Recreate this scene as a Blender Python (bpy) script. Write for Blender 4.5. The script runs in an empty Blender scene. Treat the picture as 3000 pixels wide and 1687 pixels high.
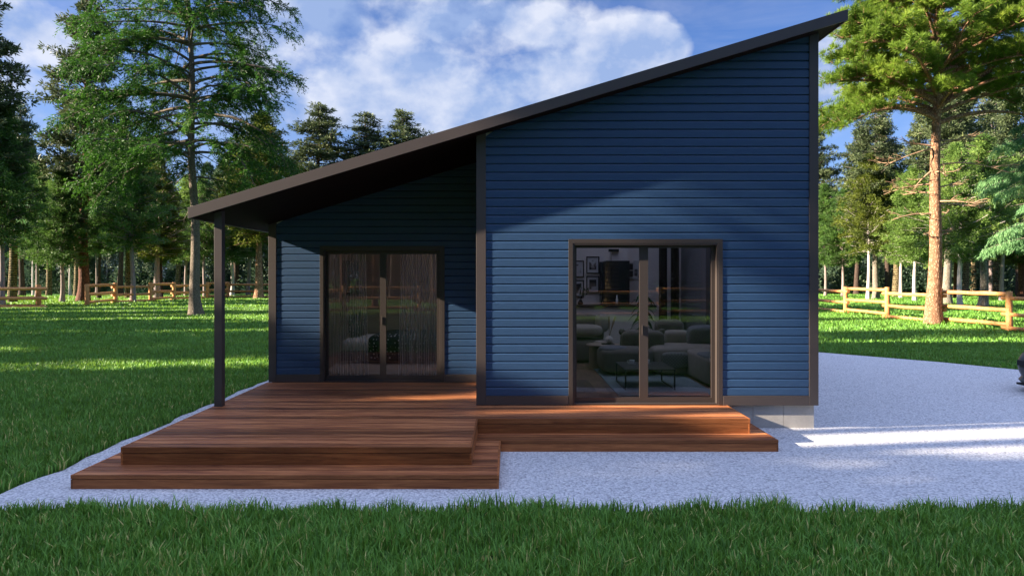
import bpy, math, random
import numpy as np
from mathutils import Vector, Matrix

rad = math.radians
SC = bpy.context.scene
COL = SC.collection
random.seed(7)
RNG = np.random.default_rng(11)

# ------------------------------------------------------------------ view maths
CAM_H = 2.2                      # eye height above the gravel
F_PX, VX, VY = 2000.0, 1490.0, 807.0
def gx(px, Y): return (px - VX) / F_PX * Y        # photo column -> metres at distance Y
def gz(py, Y): return CAM_H - (py - VY) / F_PX * Y
def gY(py): return CAM_H * F_PX / (py - VY)       # distance of a ground point seen at row py

SUN = Vector((-1.0, -0.144, 0.37)).normalized()   # towards the sun

# ------------------------------------------------------------------ mesh helpers
class MB:
    """collects simple solids, builds ONE mesh object"""
    def __init__(self): self.v = []; self.f = []; self.t = []
    def poly(self, vs, faces, tint=0.5):
        b = len(self.v); self.v += [tuple(p) for p in vs]
        for fc in faces: self.f.append(tuple(b + i for i in fc)); self.t.append(tint)
        return self
    def box(self, x0, x1, y0, y1, z0, z1, tint=0.5):
        vs = [(x0,y0,z0),(x1,y0,z0),(x1,y1,z0),(x0,y1,z0),(x0,y0,z1),(x1,y0,z1),(x1,y1,z1),(x0,y1,z1)]
        return self.poly(vs, [(0,3,2,1),(4,5,6,7),(0,1,5,4),(1,2,6,5),(2,3,7,6),(3,0,4,7)], tint)
    def prism_y(self, pts, y0, y1, tint=0.5):
        """polygon in XZ (counter-clockwise seen from -Y) extruded along Y"""
        n = len(pts)
        vs = [(x, y0, z) for x, z in pts] + [(x, y1, z) for x, z in pts]
        fs = [tuple(range(n)), tuple(range(2*n-1, n-1, -1))]
        for i in range(n):
            j = (i+1) % n; fs.append((i, i+n, j+n, j))
        return self.poly(vs, fs, tint)
    def tube(self, pts, rads, n=10, caps=True, tint=0.5, squash=1.0):
        pts = [Vector(p) for p in pts]; m = len(pts); rings = []
        up = Vector((0.137, 0.291, 0.947))
        t0 = (pts[1]-pts[0]).normalized()
        a = t0.cross(up)
        if a.length < 1e-3: a = t0.cross(Vector((1,0,0)))
        a.normalize()
        vs = []
        for i, p in enumerate(pts):
            t = (pts[min(i+1,m-1)] - pts[max(i-1,0)]).normalized()
            a = (a - t*a.dot(t)); a.normalize(); b = t.cross(a)
            for k in range(n):
                w = 2*math.pi*k/n
                vs.append(p + (a*math.cos(w) + b*math.sin(w)*squash)*rads[i])
        fs = []
        for i in range(m-1):
            for k in range(n):
                q = (k+1) % n
                fs.append((i*n+k, i*n+q, (i+1)*n+q, (i+1)*n+k))
        if caps:
            fs.append(tuple(range(n-1,-1,-1))); fs.append(tuple((m-1)*n+k for k in range(n)))
        return self.poly(vs, fs, tint)
    def lathe(self, c, prof, n=24, tint=0.5):
        vs = []; m = len(prof)
        for r, z in prof:
            for k in range(n):
                w = 2*math.pi*k/n; vs.append((c[0]+r*math.cos(w), c[1]+r*math.sin(w), c[2]+z))
        fs = []
        for i in range(m-1):
            for k in range(n):
                q = (k+1) % n; fs.append((i*n+k, i*n+q, (i+1)*n+q, (i+1)*n+k))
        fs.append(tuple(range(n-1,-1,-1))); fs.append(tuple((m-1)*n+k for k in range(n)))
        return self.poly(vs, fs, tint)
    def super(self, c, s, e=0.45, nu=28, nv=16, rot=0.0, tilt=0.0, bulge=0.0, tint=0.5):
        """rounded cushion: superellipsoid of half sizes s"""
        def sp(v, p): return math.copysign(abs(v)**p, v)
        R = Matrix.Rotation(rot, 3, 'Z') @ Matrix.Rotation(tilt, 3, 'X')
        vs = []
        for j in range(nv+1):
            ph = -math.pi/2 + math.pi*j/nv
            for i in range(nu):
                th = 2*math.pi*i/nu
                x = sp(math.cos(ph), e)*sp(math.cos(th), e); y = sp(math.cos(ph), e)*sp(math.sin(th), e); z = sp(math.sin(ph), e)
                k = 1 + bulge*(1-x*x)*(1-y*y)
                p = R @ Vector((x*s[0], y*s[1], z*s[2]*k))
                vs.append((c[0]+p.x, c[1]+p.y, c[2]+p.z))
        fs = []
        for j in range(nv):
            for i in range(nu):
                q = (i+1) % nu; fs.append((j*nu+i, j*nu+q, (j+1)*nu+q, (j+1)*nu+i))
        return self.poly(vs, fs, tint)
    def build(self, name, mat, parent=None, smooth=False, bevel=0.0):
        me = bpy.data.meshes.new(name)
        me.from_pydata(self.v, [], self.f)
        a = me.attributes.new('tint', 'FLOAT', 'FACE'); a.data.foreach_set('value', np.array(self.t, dtype=np.float32))
        me.materials.append(mat)
        if smooth: me.polygons.foreach_set('use_smooth', np.ones(len(me.polygons), dtype=bool))
        me.update()
        return link(name, me, parent, bevel)

def link(name, me, parent=None, bevel=0.0):
    o = bpy.data.objects.new(name, me); COL.objects.link(o)
    if parent is not None:
        o.parent = parent
        o.matrix_parent_inverse = Matrix.Identity(4)
        if any(abs(c) > 1e-9 for c in parent.location) and parent.get('_world'):
            o.location = -Vector(parent.location)
    if bevel > 0:
        b = o.modifiers.new('edge', 'BEVEL'); b.width = bevel; b.segments = 2; b.limit_method = 'ANGLE'; b.angle_limit = rad(40)
    return o

def empty(name, loc=(0,0,0), world=True):
    o = bpy.data.objects.new(name, None); COL.objects.link(o); o.location = loc; o.empty_display_size = 0.2
    if world: o['_world'] = 1          # children are modelled in world coordinates
    return o

def tag(o, label=None, cat=None, group=None, kind=None):
    if label: o['label'] = label
    if cat: o['category'] = cat
    if group: o['group'] = group
    if kind: o['kind'] = kind
    return o

def np_mesh(name, verts, quads, tint, mat, smooth=False):
    me = bpy.data.meshes.new(name)
    k = quads.shape[1]; n = len(quads)
    me.vertices.add(len(verts)); me.vertices.foreach_set('co', verts.astype(np.float32).ravel())
    me.loops.add(n*k); me.loops.foreach_set('vertex_index', quads.astype(np.int32).ravel())
    me.polygons.add(n); me.polygons.foreach_set('loop_start', (np.arange(n)*k).astype(np.int32))
    me.update(calc_edges=True)
    a = me.attributes.new('tint', 'FLOAT', 'FACE'); a.data.foreach_set('value', tint.astype(np.float32))
    me.materials.append(mat)
    if smooth: me.polygons.foreach_set('use_smooth', np.ones(n, dtype=bool))
    return me

# ------------------------------------------------------------------ materials
class NT:
    def __init__(self, name):
        self.m = bpy.data.materials.new(name); self.m.use_nodes = True
        self.n = self.m.node_tree.nodes; self.l = self.m.node_tree.links
        self.n.clear(); self.out = self.n.new('ShaderNodeOutputMaterial')
    def add(self, t, **kw):
        nd = self.n.new(t)
        for k, v in kw.items():
            if k.startswith('i_'):
                key = k[2:].replace('_', ' ')
                nd.inputs[key].default_value = v
            else: setattr(nd, k, v)
        return nd
    def li(self, a, b): self.l.new(a, b)
    def coord(self, scale=(1,1,1), kind='Object', loc=(0,0,0)):
        tc = self.add('ShaderNodeTexCoord'); mp = self.add('ShaderNodeMapping')
        mp.inputs['Scale'].default_value = scale; mp.inputs['Location'].default_value = loc
        self.li(tc.outputs[kind], mp.inputs['Vector']); return mp.outputs['Vector']
    def noise(self, vec, scale=5, detail=4, rough=0.55, dist=0.0):
        nd = self.add('ShaderNodeTexNoise'); nd.inputs['Scale'].default_value = scale; nd.inputs['Detail'].default_value = detail
        nd.inputs['Roughness'].default_value = rough; nd.inputs['Distortion'].default_value = dist
        if vec is not None: self.li(vec, nd.inputs['Vector'])
        return nd.outputs['Fac']
    def ramp(self, fac, stops):
        r = self.add('ShaderNodeValToRGB'); e = r.color_ramp.elements
        while len(e) < len(stops): e.new(0.5)
        for q, (p, c) in zip(e, stops): q.position = p; q.color = (*c, 1) if len(c) == 3 else c
        self.li(fac, r.inputs['Fac']); return r.outputs['Color']
    def math(self, op, a, b=None, c=None, clamp=False):
        nd = self.add('ShaderNodeMath', operation=op); nd.use_clamp = clamp
        for i, x in enumerate((a, b, c)):
            if x is None: continue
            if isinstance(x, (int, float)): nd.inputs[i].default_value = x
            else: self.li(x, nd.inputs[i])
        return nd.outputs[0]
    def mix(self, fac, a, b, mode='MIX'):
        nd = self.add('ShaderNodeMix', data_type='RGBA', blend_type=mode)
        for sock, x in ((nd.inputs[0], fac), (nd.inputs[6], a), (nd.inputs[7], b)):
            if isinstance(x, (int, float)): sock.default_value = x
            elif isinstance(x, tuple): sock.default_value = (*x, 1)
            else: self.li(x, sock)
        return nd.outputs[2]
    def attr(self, name='tint'):
        nd = self.add('ShaderNodeAttribute'); nd.attribute_name = name; return nd.outputs['Fac']
    def bump(self, h, strength=0.3, dist=0.01):
        b = self.add('ShaderNodeBump'); b.inputs['Strength'].default_value = strength; b.inputs['Distance'].default_value = dist
        self.li(h, b.inputs['Height']); return b.outputs['Normal']
    def bsdf(self, color, rough=0.6, normal=None, spec=0.5, metal=0.0, **kw):
        p = self.add('ShaderNodeBsdfPrincipled')
        if isinstance(color, tuple): p.inputs['Base Color'].default_value = (*color, 1)
        else: self.li(color, p.inputs['Base Color'])
        if isinstance(rough, (int, float)): p.inputs['Roughness'].default_value = rough
        else: self.li(rough, p.inputs['Roughness'])
        p.inputs['Specular IOR Level'].default_value = spec; p.inputs['Metallic'].default_value = metal
        if normal is not None: self.li(normal, p.inputs['Normal'])
        return p
    def done(self, sh): self.li(sh.outputs[0], self.out.inputs['Surface']); return self.m

def m_plain(name, col, rough=0.6, spec=0.5, metal=0.0, var=0.12, scale=6.0, bump=0.0, bscale=80.0):
    t = NT(name); v = t.coord()
    n = t.noise(v, scale, 5)
    c = t.mix(n, tuple(x*(1-var) for x in col), tuple(min(1, x*(1+var)) for x in col))
    nm = t.bump(t.noise(v, bscale, 3), bump, 0.004) if bump else None
    return t.done(t.bsdf(c, rough, nm, spec, metal))

def m_siding():
    t = NT('blue_siding'); v = t.coord((1.1, 14, 14)); v2 = t.coord((1,1,1))
    grain = t.noise(v, 7, 8, 0.65, 0.6)
    fine = t.noise(t.coord((6, 60, 60)), 6, 4, 0.7)
    col = t.ramp(grain, [(0.25, (0.020, 0.054, 0.118)), (0.55, (0.029, 0.072, 0.153)), (0.8, (0.037, 0.084, 0.172))])
    tn = t.attr(); col = t.mix(t.math('MULTIPLY', tn, 0.28), col, (0.019, 0.048, 0.104))
    h = t.math('ADD', t.math('MULTIPLY', grain, 0.7), t.math('MULTIPLY', fine, 0.3))
    return t.done(t.bsdf(col, 0.42, t.bump(h, 0.35, 0.006), 0.5))

def m_wood(name, ramp, sx=0.9, sy=13.0, rough=0.5, tintamt=0.75, bump=0.25, spec=0.45, wav=1.3):
    t = NT(name); tn = t.attr()
    tc = t.add('ShaderNodeTexCoord'); mp = t.add('ShaderNodeMapping'); mp.inputs['Scale'].default_value = (sx, sy, sy)
    cb = t.add('ShaderNodeCombineXYZ'); t.li(t.math('MULTIPLY', tn, 53.0), cb.inputs[0]); t.li(t.math('MULTIPLY', tn, 31.0), cb.inputs[1]); t.li(t.math('MULTIPLY', tn, 17.0), cb.inputs[2])
    t.li(tc.outputs['Object'], mp.inputs['Vector']); t.li(cb.outputs[0], mp.inputs['Location'])
    v = mp.outputs['Vector']
    g1 = t.noise(v, 2.2, 6, 0.62, wav); g2 = t.noise(v, 9, 5, 0.7, 0.4)
    g = t.math('ADD', t.math('MULTIPLY', g1, 0.72), t.math('MULTIPLY', g2, 0.28))
    col = t.ramp(g, ramp)
    fr = t.math('FRACT', t.math('MULTIPLY', tn, 7.31))
    k = t.math('ADD', 1.0 - tintamt*0.45, t.math('MULTIPLY', fr, tintamt*0.9))
    mul = t.add('ShaderNodeVectorMath', operation='SCALE'); t.li(col, mul.inputs[0]); t.li(k, mul.inputs['Scale'])
    r = t.math('ADD', rough-0.08, t.math('MULTIPLY', g2, 0.2))
    return t.done(t.bsdf(mul.outputs[0], r, t.bump(g2, bump, 0.003), spec))

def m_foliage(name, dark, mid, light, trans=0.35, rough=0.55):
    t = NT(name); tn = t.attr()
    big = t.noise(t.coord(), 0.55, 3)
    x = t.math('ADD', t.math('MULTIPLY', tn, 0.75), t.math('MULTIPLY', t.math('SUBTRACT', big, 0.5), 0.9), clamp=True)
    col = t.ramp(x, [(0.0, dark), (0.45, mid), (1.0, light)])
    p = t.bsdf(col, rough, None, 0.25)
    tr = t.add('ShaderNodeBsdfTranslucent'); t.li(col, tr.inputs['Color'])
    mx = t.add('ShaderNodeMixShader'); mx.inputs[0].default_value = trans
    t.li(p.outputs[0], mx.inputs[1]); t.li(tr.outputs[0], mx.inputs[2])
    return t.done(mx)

def m_bark(name, a, b, scale=(9, 9, 2.2), vor=True, bump=0.8):
    t = NT(name); v = t.coord(scale)
    n = t.noise(v, 1.6, 7, 0.68, 0.5)
    h = n
    if vor:
        vo = t.add('ShaderNodeTexVoronoi', feature='DISTANCE_TO_EDGE'); vo.inputs['Scale'].default_value = 1.7
        nz = t.add('ShaderNodeTexNoise'); nz.inputs['Scale'].default_value = 1.1; nz.inputs['Detail'].default_value = 5; t.li(v, nz.inputs['Vector'])
        w = t.mix(0.9, v, nz.outputs['Color'], 'ADD'); t.li(w, vo.inputs['Vector'])
        e = t.math('MULTIPLY', vo.outputs['Distance'], 3.2, clamp=True)
        h = t.math('MULTIPLY', n, t.math('ADD', 0.35, t.math('MULTIPLY', e, 0.65)))
    col = t.ramp(h, [(0.06, tuple(x*0.25 for x in a)), (0.24, a), (0.60, b)])
    return t.done(t.bsdf(col, 0.85, t.bump(h, bump, 0.05), 0.2))

def m_palmbark():
    t = NT('ringed_bark'); v = t.coord((1,1,1))
    d = t.noise(t.coord((5,5,9)), 1.5, 4)
    sp = t.add('ShaderNodeSeparateXYZ'); t.li(v, sp.inputs[0])
    s = t.math('SINE', t.math('ADD', t.math('MULTIPLY', sp.outputs['Z'], 34.0), t.math('MULTIPLY', d, 11.0)))
    h = t.math('ADD', t.math('MULTIPLY', s, 0.3), t.math('MULTIPLY', d, 0.75))
    col = t.ramp(h, [(0.1, (0.03, 0.022, 0.012)), (0.4, (0.16, 0.12, 0.065)), (0.75, (0.34, 0.27, 0.15))])
    return t.done(t.bsdf(col, 0.9, t.bump(h, 0.9, 0.08), 0.15))

def m_gravel():
    t = NT('pale_gravel'); v = t.coord()
    nz = t.add('ShaderNodeTexNoise'); nz.inputs['Scale'].default_value = 60; t.li(v, nz.inputs['Vector'])
    vv = t.mix(0.012, v, nz.outputs['Color'], 'ADD')
    vo = t.add('ShaderNodeTexVoronoi'); vo.inputs['Scale'].default_value = 42; vo.inputs['Randomness'].default_value = 1.0; t.li(vv, vo.inputs['Vector'])
    sx = t.add('ShaderNodeSeparateXYZ'); t.li(vo.outputs['Color'], sx.inputs[0])
    stone = t.ramp(sx.outputs[0], [(0.0, (0.4670, 0.4583, 0.4581)), (0.25, (0.6497, 0.6477, 0.6490)), (0.7, (0.7614, 0.7573, 0.7540)), (1.0, (0.8731, 0.8569, 0.8304))])
    gap = t.ramp(vo.outputs['Distance'], [(0.45, (1,1,1)), (0.8, (0.55,0.55,0.58)), (1.0, (0.32,0.32,0.35))])
    big = t.noise(v, 0.7, 4)
    c = t.mix(1.0, stone, gap, 'MULTIPLY')
    c = t.mix(t.math('MULTIPLY', big, 0.35), c, (0.6599, 0.6576, 0.6586))
    hh = t.math('SUBTRACT', 1.0, vo.outputs['Distance'])
    return t.done(t.bsdf(c, 0.9, t.bump(hh, 0.55, 0.02), 0.2))

def m_lawn():
    t = NT('lawn_soil'); v = t.coord()
    n = t.noise(v, 9, 8, 0.75); b = t.noise(v, 0.35, 4); f = t.noise(t.coord((26, 9, 1)), 2.0, 6, 0.8)
    c = t.ramp(t.math('ADD', t.math('MULTIPLY', n, 0.5), t.math('MULTIPLY', f, 0.5)), [(0.3, (0.0440, 0.1107, 0.0262)), (0.55, (0.0879, 0.2213, 0.0468)), (0.75, (0.1568, 0.3223, 0.0692))])
    c = t.mix(t.math('MULTIPLY', b, 0.4), c, (0.1081, 0.2393, 0.0534))
    return t.done(t.bsdf(c, 0.9, t.bump(f, 1.0, 0.12), 0.1))

def m_grass():
    t = NT('grass_blades'); tn = t.attr()
    b = t.noise(t.coord((1, 1, 0)), 0.5, 4)
    x = t.math('ADD', t.math('MULTIPLY', tn, 0.92), t.math('MULTIPLY', t.math('SUBTRACT', b, 0.5), 0.8), clamp=True)
    col = t.ramp(x, [(0.0, (0.0778, 0.1782, 0.0295)), (0.4, (0.1455, 0.3347, 0.0507)), (0.8, (0.2367, 0.4679, 0.0750)), (0.93, (0.3907, 0.5551, 0.1176)), (1.0, (0.8388, 0.6897, 0.2514))])
    p = t.bsdf(col, 0.5, None, 0.3)
    tr = t.add('ShaderNodeBsdfTranslucent'); t.li(t.mix(0.5, col, (0.3907, 0.5781, 0.0669)), tr.inputs['Color'])
    mx = t.add('ShaderNodeMixShader'); mx.inputs[0].default_value = 0.28
    t.li(p.outputs[0], mx.inputs[1]); t.li(tr.outputs[0], mx.inputs[2])
    return t.done(mx)

def m_glass():
    t = NT('tinted_glass')
    fr = t.add('ShaderNodeFresnel'); fr.inputs['IOR'].default_value = 1.52
    k = t.math('ADD', t.math('MULTIPLY', fr.outputs[0], 1.1), 0.012, clamp=True)
    tr = t.add('ShaderNodeBsdfTransparent'); tr.inputs['Color'].default_value = (0.88, 0.85, 0.84, 1)
    gl = t.add('ShaderNodeBsdfGlossy'); gl.inputs['Roughness'].default_value = 0.0; gl.inputs['Color'].default_value = (1, 0.97, 0.94, 1)
    mx = t.add('ShaderNodeMixShader'); t.li(k, mx.inputs[0]); t.li(tr.outputs[0], mx.inputs[1]); t.li(gl.outputs[0], mx.inputs[2])
    return t.done(mx)

def m_clear():
    t = NT('added_roof_glass')  # glass for the roof openings added to light the rooms
    tr = t.add('ShaderNodeBsdfTransparent'); tr.inputs['Color'].default_value = (0.96, 0.96, 0.96, 1)
    gl = t.add('ShaderNodeBsdfGlossy'); gl.inputs['Roughness'].default_value = 0.02
    mx = t.add('ShaderNodeMixShader'); mx.inputs[0].default_value = 0.05; t.li(tr.outputs[0], mx.inputs[1]); t.li(gl.outputs[0], mx.inputs[2])
    return t.done(mx)

def m_sheer():
    t = NT('sheer_curtain')
    lw = t.add('ShaderNodeLayerWeight'); lw.inputs['Blend'].default_value = 0.5
    col = (0.90, 0.87, 0.85)
    tr = t.add('ShaderNodeBsdfTransparent')
    df = t.bsdf(col, 0.9, None, 0.1)
    tl = t.add('ShaderNodeBsdfTranslucent'); tl.inputs['Color'].default_value = (*col, 1)
    a = t.add('ShaderNodeMixShader'); a.inputs[0].default_value = 0.5; t.li(df.outputs[0], a.inputs[1]); t.li(tl.outputs[0], a.inputs[2])
    mx = t.add('ShaderNodeMixShader'); t.li(t.math('ADD', 0.16, t.math('MULTIPLY', t.math('MULTIPLY', lw.outputs['Facing'], lw.outputs['Facing']), 1.0), clamp=True), mx.inputs[0]); t.li(tr.outputs[0], mx.inputs[1]); t.li(a.outputs[0], mx.inputs[2])
    return t.done(mx)

def m_concrete():
    t = NT('cast_concrete'); v = t.coord()
    n = t.noise(v, 3, 8, 0.7); f = t.noise(v, 60, 4, 0.8); s = t.noise(t.coord((7, 7, 1.2)), 1.0, 4)
    c = t.ramp(t.math('ADD', t.math('MULTIPLY', n, 0.6), t.math('MULTIPLY', f, 0.4)), [(0.3, (0.33, 0.31, 0.28)), (0.55, (0.48, 0.455, 0.415)), (0.8, (0.57, 0.55, 0.51))])
    c = t.mix(t.math('MULTIPLY', s, 0.4), c, (0.36, 0.32, 0.28))
    return t.done(t.bsdf(c, 0.88, t.bump(f, 0.35, 0.004), 0.25))

def m_dots():
    t = NT('polka_fabric'); v = t.coord((1,1,1))
    vo = t.add('ShaderNodeTexVoronoi'); vo.inputs['Scale'].default_value = 13; vo.inputs['Randomness'].default_value = 0.55; t.li(v, vo.inputs['Vector'])
    c = t.ramp(vo.outputs['Distance'], [(0.2, (0.55, 0.55, 0.56)), (0.27, (0.02, 0.024, 0.03))])
    return t.done(t.bsdf(c, 0.9, None, 0.15))

def m_quilt():
    t = NT('woven_fabric'); v = t.coord()
    ck = t.add('ShaderNodeTexChecker'); ck.inputs['Scale'].default_value = 34; t.li(v, ck.inputs['Vector'])
    c = t.mix(ck.outputs['Fac'], (0.19, 0.175, 0.16), (0.27, 0.25, 0.23))
    return t.done(t.bsdf(c, 0.95, t.bump(ck.outputs['Fac'], 0.4, 0.01), 0.1))

def m_picture(name, seed):
    t = NT(name); v = t.coord(loc=(seed*3.1, 0, seed*1.7))
    n = t.noise(v, 3.4, 2, 0.5, 1.0)
    c = t.ramp(n, [(0.42, (0.52, 0.50, 0.47)), (0.47, (0.18, 0.15, 0.13)), (0.54, (0.03, 0.028, 0.027))])
    return t.done(t.bsdf(c, 0.6, None, 0.3))

M = dict(
    siding=m_siding(),
    trim=m_plain('bronze_trim', (0.070, 0.054, 0.049), 0.42, 0.5, 0.0, 0.06, 3.0, 0.05, 200),
    frame=m_plain('bronze_door_metal', (0.050, 0.039, 0.035), 0.38, 0.5, 0.0, 0.05, 3.0),
    roof=m_plain('roof_metal', (0.06, 0.052, 0.05), 0.45),
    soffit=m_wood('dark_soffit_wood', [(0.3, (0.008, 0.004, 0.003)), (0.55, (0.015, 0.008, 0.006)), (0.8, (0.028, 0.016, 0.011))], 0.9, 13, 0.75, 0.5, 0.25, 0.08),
    deck=m_wood('hardwood_decking', [(0.30, (0.1064, 0.0368, 0.0198)), (0.44, (0.2632, 0.0902, 0.0370)), (0.54, (0.4144, 0.1546, 0.0594)), (0.68, (0.6272, 0.2576, 0.0990))], 0.55, 7.0, 0.42, 1.15, 0.35, 0.28, 0.25),
    riser=m_wood('hardwood_riser', [(0.28, (0.1155, 0.0360, 0.0122)), (0.44, (0.2678, 0.0882, 0.0274)), (0.58, (0.3990, 0.1395, 0.0446)), (0.76, (0.5460, 0.2070, 0.0720))], 0.55, 8, 0.5, 0.6, 0.3, 0.28),
    fence=m_wood('peeled_log_wood', [(0.25, (0.2970, 0.1029, 0.0291)), (0.45, (0.5940, 0.2450, 0.0765)), (0.7, (0.8316, 0.4214, 0.1606))], 3.0, 3.0, 0.6, 0.4, 0.4),
    floor=m_wood('oak_floor', [(0.25, (0.09, 0.05, 0.03)), (0.5, (0.17, 0.10, 0.06)), (0.75, (0.26, 0.165, 0.10))], 5, 1.2, 0.45, 0.7, 0.1),
    concrete=m_concrete(), gravel=m_gravel(), lawn=m_lawn(), grass=m_grass(), glass=m_glass(), clear=m_clear(), sheer=m_sheer(),
    plaster=m_plain('room_plaster', (0.76, 0.68, 0.61), 0.85, 0.3, 0, 0.04, 2.0),
    bedwall=m_plain('taupe_bedroom_paint', (0.30, 0.26, 0.235), 0.85, 0.3, 0, 0.05, 2.0),
    greywall=m_plain('grey_room_wall', (0.20, 0.19, 0.19), 0.8, 0.3, 0, 0.06, 2.0),
    sofa=m_plain('linen_sofa', (0.34, 0.285, 0.235), 0.95, 0.15, 0, 0.15, 8.0, 0.4, 260),
    sofadk=m_plain('taupe_cushion', (0.19, 0.158, 0.132), 0.95, 0.15, 0, 0.15, 8.0, 0.4, 260),
    throw=m_plain('grey_throw', (0.20, 0.19, 0.195), 0.95, 0.1, 0, 0.3, 30.0, 0.8, 120),
    quilt=m_quilt(), dots=m_dots(),
    linen=m_plain('pale_linen', (0.55, 0.53, 0.51), 0.9, 0.2, 0, 0.08, 5.0, 0.3, 60),
    rug=m_plain('blue_grey_rug', (0.22, 0.27, 0.28), 0.95, 0.05, 0, 0.2, 25.0, 0.7, 200),
    blackmetal=m_plain('black_steel', (0.018, 0.018, 0.022), 0.4, 0.5, 0.0),
    tabletop=m_plain('dark_table_top', (0.06, 0.055, 0.055), 0.3, 0.5),
    china=m_plain('white_china', (0.82, 0.80, 0.77), 0.2, 0.5, 0, 0.02),
    black=m_plain('black_lacquer', (0.012, 0.012, 0.013), 0.25, 0.5),
    cabinet=m_plain('dark_green_cabinet', (0.018, 0.022, 0.024), 0.35, 0.5),
    counter=m_plain('dark_counter', (0.02, 0.018, 0.018), 0.3, 0.5),
    beech=m_plain('pale_beech', (0.32, 0.235, 0.165), 0.55, 0.4, 0, 0.15, 4.0),
    drape=m_plain('brown_drape', (0.07, 0.052, 0.042), 0.95, 0.1, 0, 0.2, 10.0),
    houseplant=m_foliage('houseplant_leaf', (0.012, 0.035, 0.012), (0.022, 0.062, 0.02), (0.05, 0.11, 0.035), 0.15, 0.35),
    pampas=m_plain('dry_pampas', (0.36, 0.26, 0.17), 0.95, 0.1),
    carpaint=m_plain('black_car_paint', (0.006, 0.006, 0.007), 0.38, 0.3),
    carplastic=m_plain('black_car_plastic', (0.02, 0.02, 0.021), 0.6, 0.4),
    tyre=m_plain('tyre_rubber', (0.018, 0.018, 0.018), 0.85, 0.2),
    steel=m_plain('brushed_steel', (0.55, 0.55, 0.56), 0.35, 0.5, 1.0),
    lamp=m_plain('headlamp_glass', (0.5, 0.52, 0.55), 0.1, 0.6),
)
BARK = dict(
    greybrown=m_bark('grey_brown_bark', (0.135, 0.105, 0.078), (0.30, 0.25, 0.195), (14, 14, 5)),
    orange=m_bark('orange_pine_bark', (0.2340, 0.1187, 0.0650), (0.5040, 0.3135, 0.2000), (6, 6, 3.2)),
    red=m_bark('red_spruce_bark', (0.10, 0.042, 0.026), (0.22, 0.10, 0.065), (9, 9, 2)),
    purple=m_bark('purple_grey_bark', (0.155, 0.115, 0.11), (0.30, 0.235, 0.22), (10, 10, 1.6), False, 0.5),
    white=m_bark('pale_bark', (0.36, 0.30, 0.285), (0.60, 0.53, 0.50), (8, 8, 2.5), False, 0.4),
    dark=m_bark('dark_brown_bark', (0.055, 0.036, 0.028), (0.125, 0.085, 0.065), (9, 9, 1.8)),
    mossy=m_bark('greenish_brown_bark', (0.18, 0.15, 0.115), (0.36, 0.33, 0.27), (10, 10, 2.0)),
    palm=m_palmbark(),
    twig=m_bark('dead_twig_bark', (0.24, 0.14, 0.085), (0.42, 0.28, 0.18), (6, 6, 6), False, 0.3),
)
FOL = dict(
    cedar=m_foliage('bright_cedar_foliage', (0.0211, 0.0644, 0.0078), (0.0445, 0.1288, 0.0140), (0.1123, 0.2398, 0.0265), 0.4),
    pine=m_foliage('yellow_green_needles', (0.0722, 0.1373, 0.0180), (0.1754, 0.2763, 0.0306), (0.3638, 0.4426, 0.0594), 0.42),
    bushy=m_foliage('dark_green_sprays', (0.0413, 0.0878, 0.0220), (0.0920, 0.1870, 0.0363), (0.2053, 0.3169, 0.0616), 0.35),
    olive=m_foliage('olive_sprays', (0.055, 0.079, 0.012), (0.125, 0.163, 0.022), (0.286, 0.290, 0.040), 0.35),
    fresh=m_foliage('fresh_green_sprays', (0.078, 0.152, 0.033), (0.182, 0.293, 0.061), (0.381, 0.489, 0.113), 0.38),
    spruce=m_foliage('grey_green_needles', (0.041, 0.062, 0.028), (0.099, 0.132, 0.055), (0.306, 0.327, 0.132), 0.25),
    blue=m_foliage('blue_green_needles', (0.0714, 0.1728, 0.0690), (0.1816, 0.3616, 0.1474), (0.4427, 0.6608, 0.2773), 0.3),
    forest=m_foliage('hazed_forest_needles', (0.0452, 0.0833, 0.0554), (0.1018, 0.1568, 0.0902), (0.2573, 0.3087, 0.1630), 0.2),  # paler, bluer greens put distance haze into the needle colour
)
# ================================================================== HOUSE
FY = 9.80            # plane of the front trim
BY = 11.90           # plane of the recessed porch wall trim
XL, XM, XR = -4.187, -0.4645, 4.451   # left wall, inner corner, right wall
XE0, XE1 = -4.464, 4.724                # roof eaves left / right
RY0, RY1 = 9.50, 20.3                 # roof front / back
SL = 0.3003
DECK = 0.338
def zr(x): return 2.990 + SL*(x - XE0)      # underside of the fascia
def zs(x): return zr(x) + 0.012              # underside of the soffit
COURSE0, CP = 0.465, 0.1235

house = tag(empty('house', (0, FY, 0)), 'single-storey navy blue clapboard house with a steep mono-pitch roof and brown trim', 'house')

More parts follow.
